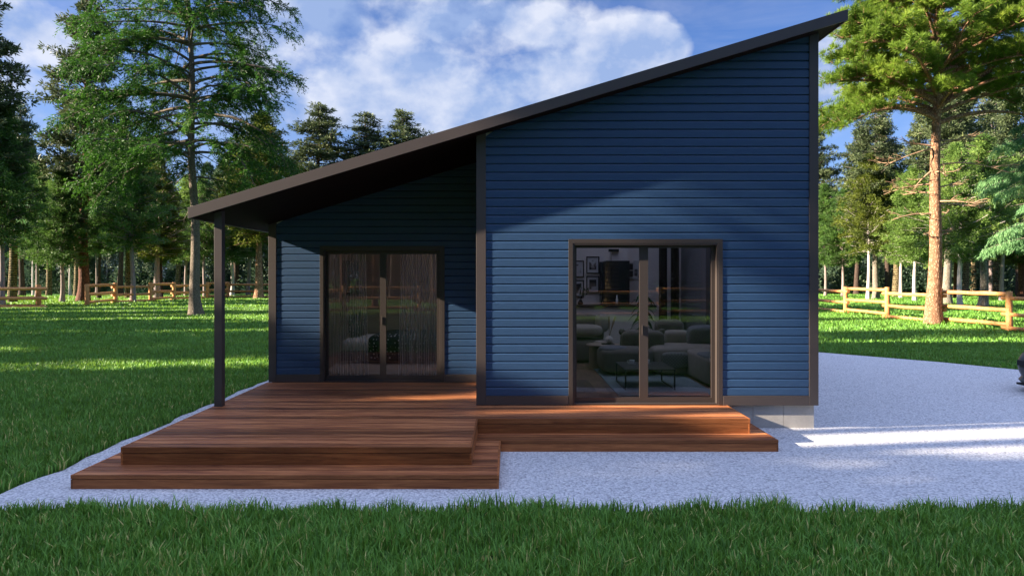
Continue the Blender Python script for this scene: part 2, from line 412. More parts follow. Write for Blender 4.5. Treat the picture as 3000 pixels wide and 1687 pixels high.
def siding(name, u0, u1, zbot, ztop, place, hole=None):
    """lap boards; ztop(u) is the sloping head; place(u, d, z) -> world, d = depth behind the trim face"""
    mb = MB(); k = 0
    d0, d1 = 0.014, 0.0335
    segs_all = [(u0, u1)]
    while True:
        za = COURSE0 + CP*k; zb = za + CP; k += 1
        if zb <= zbot: continue
        if za > max(ztop(u0), ztop(u1)): break
        prof = [(d1, za), (d1, za+0.0115), (d0+0.001, za+0.0125), (d0, za+0.015), (d0, zb-0.015), (d0+0.003, zb-0.009), (d0+0.011, zb-0.001), (d1, zb)]
        segs = segs_all
        if hole and za < hole[2]: segs = [(u0, hole[0]), (hole[1], u1)]
        for (a, b) in segs:
            vs = []; ok = True
            for d, z in prof:
                z = max(z, zbot)
                aa, bb = a, b
                if ztop(u1) > ztop(u0):                      # head rises to the right
                    lo = a if ztop(a) >= z else a + (z-ztop(a))/max(ztop(b)-ztop(a), 1e-6)*(b-a)
                    aa = min(max(aa, lo), b)
                elif ztop(u0) > ztop(u1):
                    hi = b if ztop(b) >= z else b - (z-ztop(b))/max(ztop(a)-ztop(b), 1e-6)*(b-a)
                    bb = max(min(bb, hi), a)
                elif z > ztop(a): z = ztop(a)
                vs.append((aa, d, z)); vs.append((bb, d, z))
            if vs[0][1] is None or vs[1][0]-vs[0][0] < 1e-3: continue
            n = len(prof)
            P = [place(*p) for p in vs]
            fs = [(2*i, 2*i+1, 2*i+3, 2*i+2) for i in range(n-1)]
            fs += [tuple(2*i for i in range(n-1, -1, -1)), tuple(2*i+1 for i in range(n))]
            mb.poly(P, fs, random.random())
    return mb.build(name, M['siding'], house)

DOORF = (0.920, 3.020, 2.665)     # opening of the front door: x0, x1, head
DOORB = (-3.236, -1.174, 2.660)
w = siding('siding', XM+0.12, XR-0.06, 0.40, zs, lambda u, d, z: (u, FY+d, z), DOORF)
w['label'] = 'tall front gable wall of blue lap boards'
w = siding('siding', XL+0.10, XM-0.002, 0.40, zs, lambda u, d, z: (u, BY+d, z), DOORB)
w['label'] = 'recessed blue lap wall under the porch roof'
siding('siding', FY+0.05, BY+0.02, 0.40, lambda u: zs(XM), lambda u, d, z: (XM+d, u, z))
siding('siding', BY+0.05, 20.0, 0.40, lambda u: zs(XL), lambda u, d, z: (XL+d, u, z))
siding('siding', FY+0.05, 20.0, 0.40, lambda u: zs(XR), lambda u, d, z: (XR-d, u, z), (11.2, 14.4, 2.66))
siding('siding', XL+0.05, XR-0.05, 0.40, zs, lambda u, d, z: (u, 20.0-d, z))

# wall cores (also the plaster seen inside)
mb = MB()
def core_y(y0, y1, xa, xb, hole=None, tb=0.341):
    if hole:
        a, b, h = hole
        mb.prism_y([(xa, tb), (a, tb), (a, zs(a)), (xa, zs(xa))], y0, y1)
        mb.prism_y([(a, h), (b, h), (b, zs(b)), (a, zs(a))], y0, y1)
        mb.prism_y([(b, tb), (xb, tb), (xb, zs(xb)), (b, zs(b))], y0, y1)
    else:
        mb.prism_y([(xa, tb), (xb, tb), (xb, zs(xb)), (xa, zs(xa))], y0, y1)
core_y(FY+0.034, FY+0.17, XM+0.04, XR-0.04, DOORF)
core_y(BY+0.034, BY+0.17, XL+0.04, XM+0.04, DOORB)
core_y(19.83, 19.966, XL+0.04, XR-0.04)
mb.box(XM+0.04, XM+0.16, FY+0.172, 19.828, 0.341, zs(XM+0.04)-0.004)
mb.box(XL+0.04, XL+0.16, BY+0.172, 19.828, 0.341, zs(XL+0.04)-0.004)
mb.box(XR-0.16, XR-0.04, FY+0.172, 11.2, 0.341, zs(XR-0.16)-0.004); mb.box(XR-0.16, XR-0.04, 14.4, 19.828, 0.341, zs(XR-0.16)-0.004); mb.box(XR-0.16, XR-0.04, 11.201, 14.399, 2.66, zs(XR-0.16)-0.004)
core_y(16.6, 16.72, XM+0.164, XR-0.164)          # rear wall of the living room
core_y(16.2, 16.32, XL+0.164, XM+0.036)          # rear wall of the bedroom
mb.build('interior_wall', M['plaster'], house)
MB().box(XR-0.26, XR-0.168, 14.5, 16.59, 0.347, 3.4).build('grey_partition', M['greywall'], house)
mb = MB()      # dark painted bedroom
mb.box(XL+0.166, XM+0.034, 16.17, 16.197, 0.347, 3.05); mb.box(XL+0.162, XL+0.176, BY+0.18, 16.168, 0.347, 2.9); mb.box(XM+0.020, XM+0.034, BY+0.18, 16.168, 0.347, 3.9)
mb.build('bedroom_lining', M['bedwall'], house)
mb = MB()
core = [(XL+0.164, BY+0.172, XM+0.036, 16.198), (XM+0.164, FY+0.172, XR-0.164, 16.598)]
def csl(xa, xb, ya, yb): mb.prism_y([(xa, zs(xa)-0.12), (xb, zs(xb)-0.12), (xb, zs(xb)-0.08), (xa, zs(xa)-0.08)], ya, yb)
for (xa, ya, xb, yb), (ha, hb, hc, hd_) in zip(core, ((-3.1, -1.5, 13.1, 15.0), (0.6, 3.6, 11.5, 16.0))):  # ceiling gaps below the added roof openings
    csl(xa, ha, ya, yb); csl(hb, xb, ya, yb); csl(ha, hb, ya, hc); csl(ha, hb, hd_, yb)
mb.build('ceiling', M['plaster'], house)
mb = MB()
for (xa, ya, xb, yb) in core:
    x = xa
    while x < xb - 0.01:
        x2 = min(x+0.19, xb); y = ya - random.random()
        while y < yb:
            y2 = min(y+1.25, yb)
            if y2 > ya+0.02: mb.box(x+0.0008, x2-0.0008, max(y, ya)+0.0008, y2-0.0008, 0.318, 0.345, random.random())
            y += 1.25
        x = x2
mb.build('interior_floor', M['floor'], house)
mb = MB(); mb.box(XM+0.06, XR-0.06, FY+0.07, 19.93, 0.19, 0.3165); mb.box(XL+0.06, XM+0.058, BY+0.07, 19.93, 0.19, 0.3165)
mb.build('floor_slab', M['concrete'], house)

# foundation, in cast panels
mb = MB(); xs = [XM+0.05, 0.4, 0.85, 1.29, 1.74, 2.19, 2.64, 3.085, 3.53, 3.97, 4.414]
for a, b in zip(xs, xs[1:]): mb.box(a+0.003, b-0.003, FY+0.062, FY+0.35, -0.05, 0.334, random.random())
mb.box(xs[0], xs[-1]-0.008, FY+0.07, FY+0.34, -0.05, 0.328)
ys = np.linspace(FY+0.36, 19.9, 20)
for a, b in zip(ys, ys[1:]): mb.box(4.10, 4.414, a+0.003, b-0.003, -0.05, 0.334)
mb.box(XL+0.04, XL+0.3, BY+0.06, 19.9, -0.05, 0.334)
mb.build('foundation', M['concrete'], house)

# trim boards
def trim(name, x0, x1, y0, y1, z0, z1, z1b=None, label=None):
    mb = MB(); mb.prism_y([(x0, z0), (x1, z0), (x1, z1b if z1b else z1), (x0, z1)], y0, y1)
    o = mb.build(name, M['trim'], house, bevel=0.003)
    if label: o['label'] = label
    return o
CT = 0.139
trim('corner_trim', XM, XM+CT, FY, FY+0.06, DECK+0.003, zs(XM), zs(XM+CT))
trim('corner_trim', XM, XM+0.034, FY+0.062, FY+0.16, DECK+0.003, zs(XM))
trim('corner_trim', XR-0.132, XR, FY, FY+0.06, 0.3355, zs(XR-0.132), zs(XR))
trim('corner_trim', XR-0.034, XR, FY+0.062, FY+0.16, 0.3355, zs(XR-0.034), zs(XR))
trim('corner_trim', XL, XL+0.133, BY, BY+0.06, DECK+0.003, zs(XL), zs(XL+0.133))
trim('corner_trim', XL, XL+0.034, BY+0.062, BY+0.16, DECK+0.003, zs(XL))
trim('base_trim', XM+CT+0.001, 0.856, FY+0.002, FY+0.055, DECK+0.003, 0.473)
trim('base_trim', 3.083, XR-0.133, FY+0.002, FY+0.055, 0.3355, 0.473)
trim('base_trim', XL+0.134, -3.296, BY+0.002, BY+0.055, DECK+0.003, 0.476)
trim('base_trim', -1.114, XM-0.001, BY+0.002, BY+0.055, DECK+0.003, 0.476)

# roof: core, fascias, planked soffit
TH = 0.1545
mb = MB()
HOLES = ((0.6, 3.6, 11.5, 16.0), (-3.1, -1.5, 13.1, 15.0))          # two unseen roof openings added to brighten the rooms
def slab(xa, xb, ya, yb): mb.prism_y([(xa, zs(xa)+0.02), (xb, zs(xb)+0.02), (xb, zr(xb)+TH-0.004), (xa, zr(xa)+TH-0.004)], ya, yb)
ya_, yb_ = RY0+0.021, RY1-0.021
for (xa, xb, hole) in ((XE0+0.02, -3.1, None), (-3.1, -1.5, HOLES[1]), (-1.5, 0.6, None), (0.6, 3.6, HOLES[0]), (3.6, XE1-0.02, None)):
    if hole: slab(xa, xb, ya_, hole[2]); slab(xa, xb, hole[3], yb_)
    else: slab(xa, xb, ya_, yb_)
roof = mb.build('roof', M['roof'], house)
mb = MB()
mb.prism_y([(XE0, zr(XE0)), (XE1, zr(XE1)), (XE1, zr(XE1)+TH), (XE0, zr(XE0)+TH)], RY0, RY0+0.02)
mb.build('fascia', M['trim'], roof, bevel=0.002)
mb = MB(); mb.prism_y([(XE0, zr(XE0)), (XE1, zr(XE1)), (XE1, zr(XE1)+TH), (XE0, zr(XE0)+TH)], RY1-0.02, RY1); mb.build('fascia', M['trim'], roof)
mb = MB(); mb.prism_y([(XE0, zr(XE0)), (XE0+0.018, zr(XE0+0.018)), (XE0+0.018, zr(XE0)+TH), (XE0, zr(XE0)+TH)], RY0+0.0205, RY1-0.0205); mb.build('fascia', M['trim'], roof)
mb = MB(); mb.prism_y([(XE1-0.018, zr(XE1-0.018)), (XE1, zr(XE1)), (XE1, zr(XE1)+TH), (XE1-0.018, zr(XE1)+TH)], RY0+0.0205, RY1-0.0205); mb.build('fascia', M['trim'], roof)
for (a, b, c, e) in HOLES:
    g = MB(); g.prism_y([(a+0.001, zr(a)+TH+0.004), (b-0.001, zr(b)+TH+0.004), (b-0.001, zr(b)+TH+0.012), (a+0.001, zr(a)+TH+0.012)], c, e); g.build('added_roof_opening', M['clear'], roof)
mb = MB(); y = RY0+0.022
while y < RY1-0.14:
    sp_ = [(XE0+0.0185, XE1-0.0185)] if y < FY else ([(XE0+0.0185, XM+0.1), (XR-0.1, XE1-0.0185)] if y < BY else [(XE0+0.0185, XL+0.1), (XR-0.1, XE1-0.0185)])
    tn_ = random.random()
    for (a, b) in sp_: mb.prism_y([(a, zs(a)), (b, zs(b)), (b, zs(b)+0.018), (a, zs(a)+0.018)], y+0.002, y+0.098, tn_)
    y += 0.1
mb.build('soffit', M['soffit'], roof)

# porch post
px0, px1 = -4.18, -4.07
mb = MB(); mb.prism_y([(px0, 0.30), (px1, 0.30), (px1, zs(px1)-0.001), (px0, zs(px0)-0.001)], 9.69, 9.80)
mb.build('porch_post', M['trim'], house, bevel=0.003)

# sliding doors
def sliding_door(x0, x1, ztop, yt, cx0, cx1, ctop, gx0, gx1, gx2, gx3, gz0, gz1):
    """x0..x1, ztop: wall opening; c*: casing outer edge; g*: glass edges"""
    zb = DECK + 0.004
    ms = MB()                                                    # sashes and tracks
    y0, y1 = yt+0.095, yt+0.135
    jx0, jx1, jz = x0+0.028, x1-0.028, ztop-0.028
    ms.box(jx0, gx0, y0, y1, zb, jz); ms.box(gx1, gx2, y0, y1, zb, jz); ms.box(gx3, jx1, y0, y1, zb, jz)
    for a, b in ((gx0, gx1), (gx2, gx3)):
        ms.box(a, b, y0, y1, zb, gz0); ms.box(a, b, y0, y1, gz1, jz)
    door = ms.build('sliding_door', M['frame'], house)
    mc = MB()
    mc.box(cx0, x0+0.004, yt+0.004, yt+0.050, zb, ctop); mc.box(x1-0.004, cx1, yt+0.004, yt+0.050, zb, ctop)
    mc.box(x0+0.0045, x1-0.0045, yt+0.004, yt+0.050, ztop-0.004, ctop)
    # stepped inner frame
    mc.box(x0+0.005, jx0-0.001, yt+0.008, yt+0.17, zb, ztop-0.0045); mc.box(jx1+0.001, x1-0.005, yt+0.008, yt+0.17, zb, ztop-0.0045)
    mc.box(jx0-0.0005, jx1+0.0005, yt+0.008, yt+0.17, jz+0.001, ztop-0.0045)
    mc.box(jx0-0.0005, jx1+0.0005, yt+0.012, yt+0.090, zb-0.002, zb+0.022)
    mc.build('casing', M['frame'], door, bevel=0.002)
    for a, b in ((gx0, gx1), (gx2, gx3)):
        g = MB(); g.poly([(a, y0+0.022, gz0), (b, y0+0.022, gz0), (b, y0+0.022, gz1), (a, y0+0.022, gz1)], [(0, 1, 2, 3)])
        g.build('pane', M['glass'], door)
    hd = MB(); hx = (gx0-jx0)*0.5+jx0
    hd.box(gx1+0.034, gx1+0.046, y0-0.014, y0-0.001, 1.34, 1.48)
    hd.build('handle', M['frame'], door, bevel=0.003)
    return door
d = sliding_door(*DOORF, FY, 0.862, 3.077, 2.722, 0.985, 1.898, 2.022, 2.938, 0.436, 2.598)
d['label'] = 'wide glazed sliding door in the tall blue gable wall'
d = sliding_door(*DOORB, BY, -3.293, -1.117, 2.716, -3.165, -2.262, -2.152, -1.262, 0.443, 2.574)
d['label'] = 'glazed sliding door in the porch recess with sheer curtains behind'

# unseen glazing added in the right side wall to brighten the living room
for (xa, xb, ya, yb) in ((XR-0.165, XR+0.008, 11.2, 14.4),):
    mb = MB(); ym = (ya+yb)/2; z1 = 2.66
    for (a, b) in ((ya-0.03, ya+0.06), (yb-0.06, yb+0.03), (ym-0.05, ym+0.05)): mb.box(xa, xb, a, b, 0.343, z1+0.05)
    for (a, b) in ((ya+0.0605, ym-0.0505), (ym+0.0505, yb-0.0605)): mb.box(xa, xb, a, b, z1-0.05, z1+0.05); mb.box(xa, xb, a, b, 0.343, 0.43)
    wf = mb.build('added_side_window', M['frame'], house)
    xm = (xa+xb)/2
    for (a, b) in ((ya+0.06, ym-0.05), (ym+0.05, yb-0.06)):
        g = MB(); g.poly([(xm, a, 0.43), (xm, b, 0.43), (xm, b, z1-0.05), (xm, a, z1-0.05)], [(0, 1, 2, 3)]); g.build('pane', M['glass'], wf)

# ================================================================== DECK
deck = tag(empty('wooden_deck', (0, 8.5, 0)), 'reddish brown hardwood deck with a lower step, wrapping the front of the blue house', 'deck')
def boards(name, rects, ztop, th=0.028):
    """rects: (y0, y1, x0, x1); boards run along X, pitch fixed from the front edge"""
    mb = MB()
    for (y0, y1, x0, x1) in rects:
        y = y0
        while y < y1 - 0.01:
            ye = min(y + 0.1335, y1)
            mb.box(x0, x1, y, ye, ztop-th, ztop, random.random())
            y += 0.1495
    return mb.build(name, M['deck'], deck, bevel=0.002)
UF, UM, UB = 7.415, 8.890, 11.905
boards('platform_boards', [(UF+0.022, UM, -4.192, -0.4215), (UM+0.0225, FY+0.064, -4.192, 3.125), (FY+0.064, UB, -4.192, XM-0.002)], DECK)
mb = MB()     # nosing under the board edge and riser, wood
def skirt(mb, pts, ztop, nose, zb, tk=0.022):
    """pts: list of (x0, y0, x1, y1) faces, outward side first; nosing board above riser with a thin gap"""
    for (x0, y0, x1, y1, nx, ny) in pts:
        for (za, zb_, o) in ((ztop-nose, ztop+0.0005, 0.0), (zb, ztop-nose-0.006, 0.0015)):
            if ny: mb.box(min(x0, x1), max(x0, x1), y0 - (0 if ny < 0 else tk) + (o if ny < 0 else -o), y0 + (tk if ny < 0 else 0) + (o if ny < 0 else -o), za, zb_, random.random())
            else: mb.box(x0 - (0 if nx < 0 else tk) + (o if nx < 0 else -o), x0 + (tk if nx < 0 else 0) + (o if nx < 0 else -o), min(y0, y1), max(y0, y1), za, zb_, random.random())
skirt(mb, [(-4.192, UF, -0.4215, UF, 0, -1), (-0.399, UM, 3.125, UM, 0, -1), (-4.2145, UF, -4.2145, UB, -1, 0), (-0.399, UF, -0.399, UM-0.001, 1, 0), (3.1475, UM, 3.1475, FY+0.06, 1, 0)], DECK, 0.064, 0.1455)
mb.build('platform_riser', M['riser'], deck, bevel=0.002)
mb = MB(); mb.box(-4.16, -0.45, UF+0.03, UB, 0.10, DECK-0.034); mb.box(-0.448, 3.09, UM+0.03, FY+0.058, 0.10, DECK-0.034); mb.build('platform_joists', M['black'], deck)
LF, LM = 7.043, 8.535
boards('step_boards', [(LF+0.022, LM, -4.498, -0.121), (LM+0.0225, FY+0.058, -4.498, 3.353)], 0.144)
mb = MB()
skirt(mb, [(-4.498, LF, -0.121, LF, 0, -1), (-0.0985, LM, 3.353, LM, 0, -1), (-4.5205, LF, -4.5205, FY, -1, 0), (-0.0985, LF, -0.0985, LM-0.001, 1, 0), (3.3755, LM, 3.3755, FY+0.058, 1, 0)], 0.144, 0.041, 0.0)
mb.build('step_riser', M['riser'], deck, bevel=0.002)
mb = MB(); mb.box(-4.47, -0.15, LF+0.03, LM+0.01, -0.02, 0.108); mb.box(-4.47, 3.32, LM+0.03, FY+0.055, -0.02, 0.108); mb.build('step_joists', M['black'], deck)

# ================================================================== GROUND
G = 400.0
mb = MB(); mb.poly([(-G, -G, -0.012), (G, -G, -0.012), (G, G, -0.012), (-G, G, -0.012)], [(0, 1, 2, 3)])
tag(mb.build('lawn_ground', M['lawn']), 'flat lawn ground', None, kind='structure')
def wob(x, s): return 0.06*math.sin(x*3.1+s) + 0.04*math.sin(x*7.7+2*s) + 0.025*math.sin(x*17+s)
GRAVEL = []
for i in range(90): x = -5.1 + i*(31.0/90); GRAVEL.append((x, 6.42 + wob(x, 1.0)))
GRAVEL += [(26.0, 13.0), (19, 13.6), (14.6, 14.6), (11.9, 16.0), (11.0, 17.35), (9.66, 18.8), (8.9, 19.6), (7.2, 20.7), (4, 21.4), (-2, 21.4), (-4.6, 21.0)]
for i in range(50): y = 20.5 - i*(13.9/50); GRAVEL.append((-5.10 + wob(y, 2.2)*0.6, y))
mb = MB(); mb.poly([(x, y, 0.0) for x, y in GRAVEL], [tuple(range(len(GRAVEL)))])
tag(mb.build('gravel_yard', M['gravel']), 'pale crushed stone yard around the house', None, kind='structure')
mb = MB(); mb.poly([(-29, 45.0, -0.004), (-4, 46.2, -0.004), (-4, 46.9, -0.004), (-29, 45.7, -0.004)], [(0, 1, 2, 3)])
tag(mb.build('footpath', M['gravel']), 'pale gravel path across the back of the lawn', None, kind='structure')

# ================================================================== RAIL FENCES
def rail_fence(posts, label, low_first=True, h=1.58, r=0.12, rr=0.084, double=False, ov=0.34):
    f = empty('rail_fence', (posts[0][0], posts[0][1], 0)); tag(f, label, 'fence', 'log rail fences around the lawn')
    for (x, y) in posts:
        mb = MB(); j = random.uniform(-0.03, 0.03)
        mb.tube([(x, y, -0.02), (x+0.006, y, 0.5), (x-0.004, y, 1.1), (x, y, h+j)], [r*1.03, r, r*0.98, r*0.97], 14, tint=random.random())
        o = mb.build('post', M['fence'], f, smooth=False, bevel=0.006)
        for p in o.data.polygons: p.use_smooth = len(p.vertices) == 4
    for i, ((xa, ya), (xb, yb)) in enumerate(zip(posts, posts[1:])):
        hi = (i % 2 == 0) != low_first
        dx, dy = xb-xa, yb-ya; L = math.hypot(dx, dy); dx /= L; dy /= L
        side = 1 if hi else -1
        ox, oy = -dy*0.0, dx*0.0
        for z in ((1.46, 0.83, 0.26) if hi else (1.29, 0.66, 0.12)):
            mb = MB(); e = 0.10 if hi else ov
            n = 7; pts = []; rs = []
            for q in range(n):
                t = q/(n-1); d = -e + t*(L+2*e)
                pts.append((xa+dx*d + random.uniform(-.008, .008), ya+dy*d, z + random.uniform(-.012, .012))); rs.append(rr*random.uniform(0.9, 1.06))
            mb.tube(pts, rs, 10, tint=random.random())
            o = mb.build('rail', M['fence'], f)
            for p in o.data.polygons: p.use_smooth = len(p.vertices) == 4
    return f
rail_fence([(20.0, 22.8), (19.8, 27.0), (19.6, 31.0), (19.25, 34.7), (19.3, 39.1), (19.4, 43.4), (19.4, 47.6), (19.4, 52)], 'log rail fence running back along the lawn, right of the gravel yard')
rail_fence([(-30.5, 49.4), (-31.2, 54.2), (-29.9, 57.0), (-29.5, 60.2), (-28.4, 64.4), (-27.5, 66.9), (-23.2, 67.4), (-19, 67.6), (-15, 67.8)], 'long log rail fence at the back of the lawn, behind the bare-stemmed cedar', False, 1.6, 0.15, 0.105)
f3 = rail_fence([(-32.3, 46.9), (-36.6, 46.3), (-41.0, 45.6)], 'short log fence piece with doubled rails at the left end of the lawn', True, 1.58, 0.17, 0.10)
for z in (1.42, 0.76, 0.16):
    mb = MB(); mb.tube([(-31.5, 46.55, z-0.12), (-36, 45.95, z-0.12), (-41, 45.2, z-0.14)], [0.105]*3, 10, tint=random.random()); mb.build('rail', M['fence'], f3, smooth=True)
rail_fence([(-14.2, -17.3), (-9.9, -17.0), (-5.4, -17.2), (-0.9, -17.0), (3.6, -17.1), (8.1, -17.0), (12.6, -17.2), (17, -17)], 'log rail fence seen only as a reflection in the glass doors', True)
# ================================================================== LIVING ROOM
Z0 = 0.345
def thing(name, label, cat, loc, group=None): return tag(empty(name, loc), label, cat, group)
rug = MB().box(1.69, 3.25, 10.46, 15.3, Z0+0.001, Z0+0.014).build('rug', M['rug'], bevel=0.004)
tag(rug, 'blue-grey woven rug under the low coffee table', 'rug')

# coffee table: thin top on two open steel loops
ct = thing('coffee_table', 'low coffee table with dark top and slim black steel frame, behind the gable door glass', 'table', (2.27, 11.45, Z0+0.014))
MB().box(1.87, 2.69, 10.98, 11.95, 0.676, 0.694).build('tabletop', M['tabletop'], ct, bevel=0.003)
zf = Z0+0.0145
for x in (1.885, 2.675):
    for y in (11.0, 11.93):
        MB().box(x-0.011, x+0.011, y-0.011, y+0.011, zf+0.0225, 0.6755).build('leg', M['blackmetal'], ct)
    MB().box(x-0.011, x+0.011, 10.989, 11.941, zf, zf+0.022).build('foot_bar', M['blackmetal'], ct)
for i, (x, y, lb) in enumerate(((2.10, 11.62, 'white coffee cup on the table, nearest its left edge'), (2.26, 11.36, 'white coffee cup closest to the glass door'), (2.37, 11.66, 'white coffee cup half hidden by the door stile'))):
    cu = thing('coffee_cup', lb, 'cup', (x, y, 0.6945), 'white cups on the coffee table')
    mb = MB(); mb.lathe((x, y, 0.7005), [(0.022, 0), (0.036, 0.012), (0.044, 0.05), (0.045, 0.066), (0.041, 0.066), (0.035, 0.02), (0.01, 0.012)], 20)
    mb.build('bowl', M['china'], cu, smooth=True)
    mb = MB(); c = Vector((x-0.045, y, 0.737)); mb.tube([c+Vector((-0.016+0.018*math.cos(a)-0.002, 0, 0.018*math.sin(a))) for a in np.linspace(0.6, 5.7, 9)], [0.0045]*9, 6); mb.build('handle', M['china'], cu, smooth=True)
    MB().lathe((x, y, 0.6945), [(0.03, 0), (0.066, 0.007), (0.068, 0.010), (0.03, 0.005)], 22).build('saucer', M['china'], cu, smooth=True)

# right hand sofa with chaise
so = thing('sofa', 'large taupe linen sofa with a quilted front, right of the coffee table', 'sofa', (3.4, 12.9, Z0))
MB().super((3.38, 13.15, 0.61), (0.68, 0.55, 0.26), 0.28).build('seat', M['sofa'], so, smooth=True)
MB().super((3.09, 12.62, 0.64), (0.27, 0.14, 0.15), 0.5).build('quilted_cushion', M['quilt'], so, smooth=True)
MB().super((3.74, 12.25, 0.60), (0.46, 1.00, 0.25), 0.26).build('seat', M['sofa'], so, smooth=True)
MB().super((3.62, 11.75, 0.80), (0.32, 0.42, 0.06), 0.45).build('blanket', M['throw'], so, smooth=True)
MB().super((4.10, 12.3, 0.95), (0.13, 1.0, 0.28), 0.35).build('backrest', M['sofa'], so, smooth=True)
MB().super((3.85, 13.45, 1.00), (0.34, 0.13, 0.22), 0.5, tilt=0.25).build('cushion', M['throw'], so, smooth=True)
MB().super((3.36, 14.3, 1.06), (0.30, 0.14, 0.22), 0.5, tilt=0.2).build('cushion', M['sofadk'], so, smooth=True)
MB().super((3.42, 13.9, 0.94), (0.26, 0.14, 0.15), 0.5, tilt=0.1).build('cushion', M['sofa'], so, smooth=True)

# lounge chair in the middle
ac = thing('armchair', 'low dark taupe lounge chair with a tufted back pillow, behind the coffee table', 'armchair', (2.3, 13.1, Z0))
MB().super((2.20, 12.95, 0.62), (0.50, 0.42, 0.22), 0.36, bulge=0.1).build('seat', M['sofadk'], ac, smooth=True)
mb = MB(); mb.super((2.59, 13.25, 0.93), (0.42, 0.14, 0.21), 0.40, tilt=0.14)
mb.super((2.20, 13.27, 1.11), (0.06, 0.06, 0.06), 0.8); mb.super((2.98, 13.27, 1.11), (0.06, 0.06, 0.06), 0.8)
mb.build('back_pillow', M['sofadk'], ac, smooth=True)
MB().super((1.98, 12.85, 0.80), (0.26, 0.24, 0.08), 0.6, rot=0.3).build('blanket', M['throw'], ac, smooth=True)

# round side table with vase
st = thing('side_table', 'round pale wooden side table with drum foot, left of the dark lounge chair', 'table', (1.88, 13.6, Z0+0.015))
MB().lathe((1.88, 13.6, 0.80), [(0.31, 0), (0.33, 0.01), (0.33, 0.032), (0.31, 0.04)], 36).build('tabletop', M['beech'], st)
MB().lathe((1.71, 13.6, Z0+0.016), [(0.11, 0), (0.11, 0.438)], 28).build('drum_foot', M['beech'], st)
tag(MB().box(1.84, 2.08, 13.40, 13.58, 0.841, 0.858).build('book', M['black']), 'dark book lying on the round side table', 'book')
va = thing('vase', 'round grey vase holding dry pampas stems on the side table', 'vase', (1.99, 13.5, 0.859))
MB().lathe((1.99, 13.5, 0.859), [(0.035, 0), (0.065, 0.03), (0.078, 0.07), (0.065, 0.115), (0.03, 0.14), (0.028, 0.15)], 24).build('body', M['plaster'], va, smooth=True)
for i in range(5):
    mb = MB(); a = random.uniform(-0.02, 0.16); b = random.uniform(-.12, .12)
    mb.tube([(1.99, 13.5, 0.98), (1.99+a*0.3, 13.5+b*.3, 1.12), (1.99+a*0.7, 13.5+b*.6, 1.28), (1.99+a, 13.5+b, 1.40)], [0.003, 0.005, 0.016, 0.004], 7); mb.build('stem', M['pampas'], va, smooth=True)

# left couch
lc = thing('couch', 'grey couch with plump cushions at the back left of the living room', 'couch', (1.25, 14.9, Z0))
MB().super((1.20, 14.85, 0.60), (0.92, 0.42, 0.24), 0.3).build('seat', M['sofadk'], lc, smooth=True)
MB().super((1.20, 15.18, 1.02), (0.92, 0.14, 0.32), 0.35).build('backrest', M['sofadk'], lc, smooth=True)
MB().super((1.62, 14.70, 1.02), (0.40, 0.28, 0.13), 0.65).build('cushion', M['sofa'], lc, smooth=True)
MB().super((2.03, 14.85, 1.17), (0.15, 0.13, 0.20), 0.7, rot=0.5).build('cushion', M['sofa'], lc, smooth=True)
tag(MB().super((1.98, 14.25, 0.60), (0.22, 0.20, 0.24), 0.42).build('pouf', M['sofa'], smooth=True), 'rounded fabric pouf in front of the grey couch', 'pouf')

# kitchen counter, cabinet, hood, pictures
kb = thing('kitchen_counter', 'pale kitchen counter with thin dark worktop behind the couches', 'counter', (2.0, 15.8, Z0))
MB().box(0.2, 3.34, 15.62, 16.02, Z0+0.002, 1.47).build('cabinet_front', M['plaster'], kb)
MB().box(0.17, 3.38, 15.58, 16.06, 1.472, 1.525).build('worktop', M['counter'], kb, bevel=0.004)
cb = thing('tall_cabinet', 'tall dark green cabinet standing against the rear wall', 'cabinet', (2.5, 16.4, Z0))
MB().box(2.21, 2.315, 16.14, 16.59, Z0+0.002, 2.53).build('side_panel', M['cabinet'], cb)
MB().box(2.317, 2.87, 16.18, 16.59, Z0+0.002, 2.55).build('door', M['cabinet'], cb, bevel=0.004)
hd = thing('cooker_hood', 'pale box chimney of a cooker hood above the dark cabinet', 'cooker hood', (2.65, 16.45, 2.552))
MB().box(2.46, 2.86, 16.30, 16.595, 2.552, 2.84).build('chimney', M['plaster'], hd)
MB().box(2.38, 2.62, 16.22, 16.295, 2.76, 2.83).build('cap', M['cabinet'], hd)
k = 0
for (x0, x1, z0, z1, lb) in ((1.89, 2.20, 2.25, 2.66, 'framed dark abstract print, upper right of four on the white wall'), (1.89, 2.20, 1.78, 2.19, 'framed print with a black cross-like shape beside the dark cabinet'),
                         (1.52, 1.83, 2.16, 2.56, 'framed print in the upper row, touching the left door stile'), (1.52, 1.83, 1.68, 2.09, 'framed print behind the twig vase, lower left of four')):
    k += 1
    pf = thing('picture_frame', lb, 'picture', ((x0+x1)/2, 16.58, z0), 'framed prints on the living room wall')
    mb = MB(); b = 0.02; y0, y1 = 16.565, 16.597
    mb.box(x0, x1, y0, y1, z0, z0+b); mb.box(x0, x1, y0, y1, z1-b, z1); mb.box(x0, x0+b, y0, y1, z0+b, z1-b); mb.box(x1-b, x1, y0, y1, z0+b, z1-b); mb.build('frame', M['black'], pf)
    MB().box(x0+b, x1-b, 16.580, 16.596, z0+b, z1-b).build('mount', M['linen'], pf)
    MB().box(x0+0.07, x1-0.07, 16.577, 16.5795, z0+0.09, z1-0.09).build('print', m_picture('abstract_print_%d' % k, k), pf)
sg = thing('wall_sign', 'white wall panel with two small black character marks beside the dark cabinet', 'sign', (3.1, 16.58, 2.1))
MB().box(3.035, 3.22, 16.585, 16.598, 2.10, 2.56).build('panel', M['linen'], sg)
mb = MB()
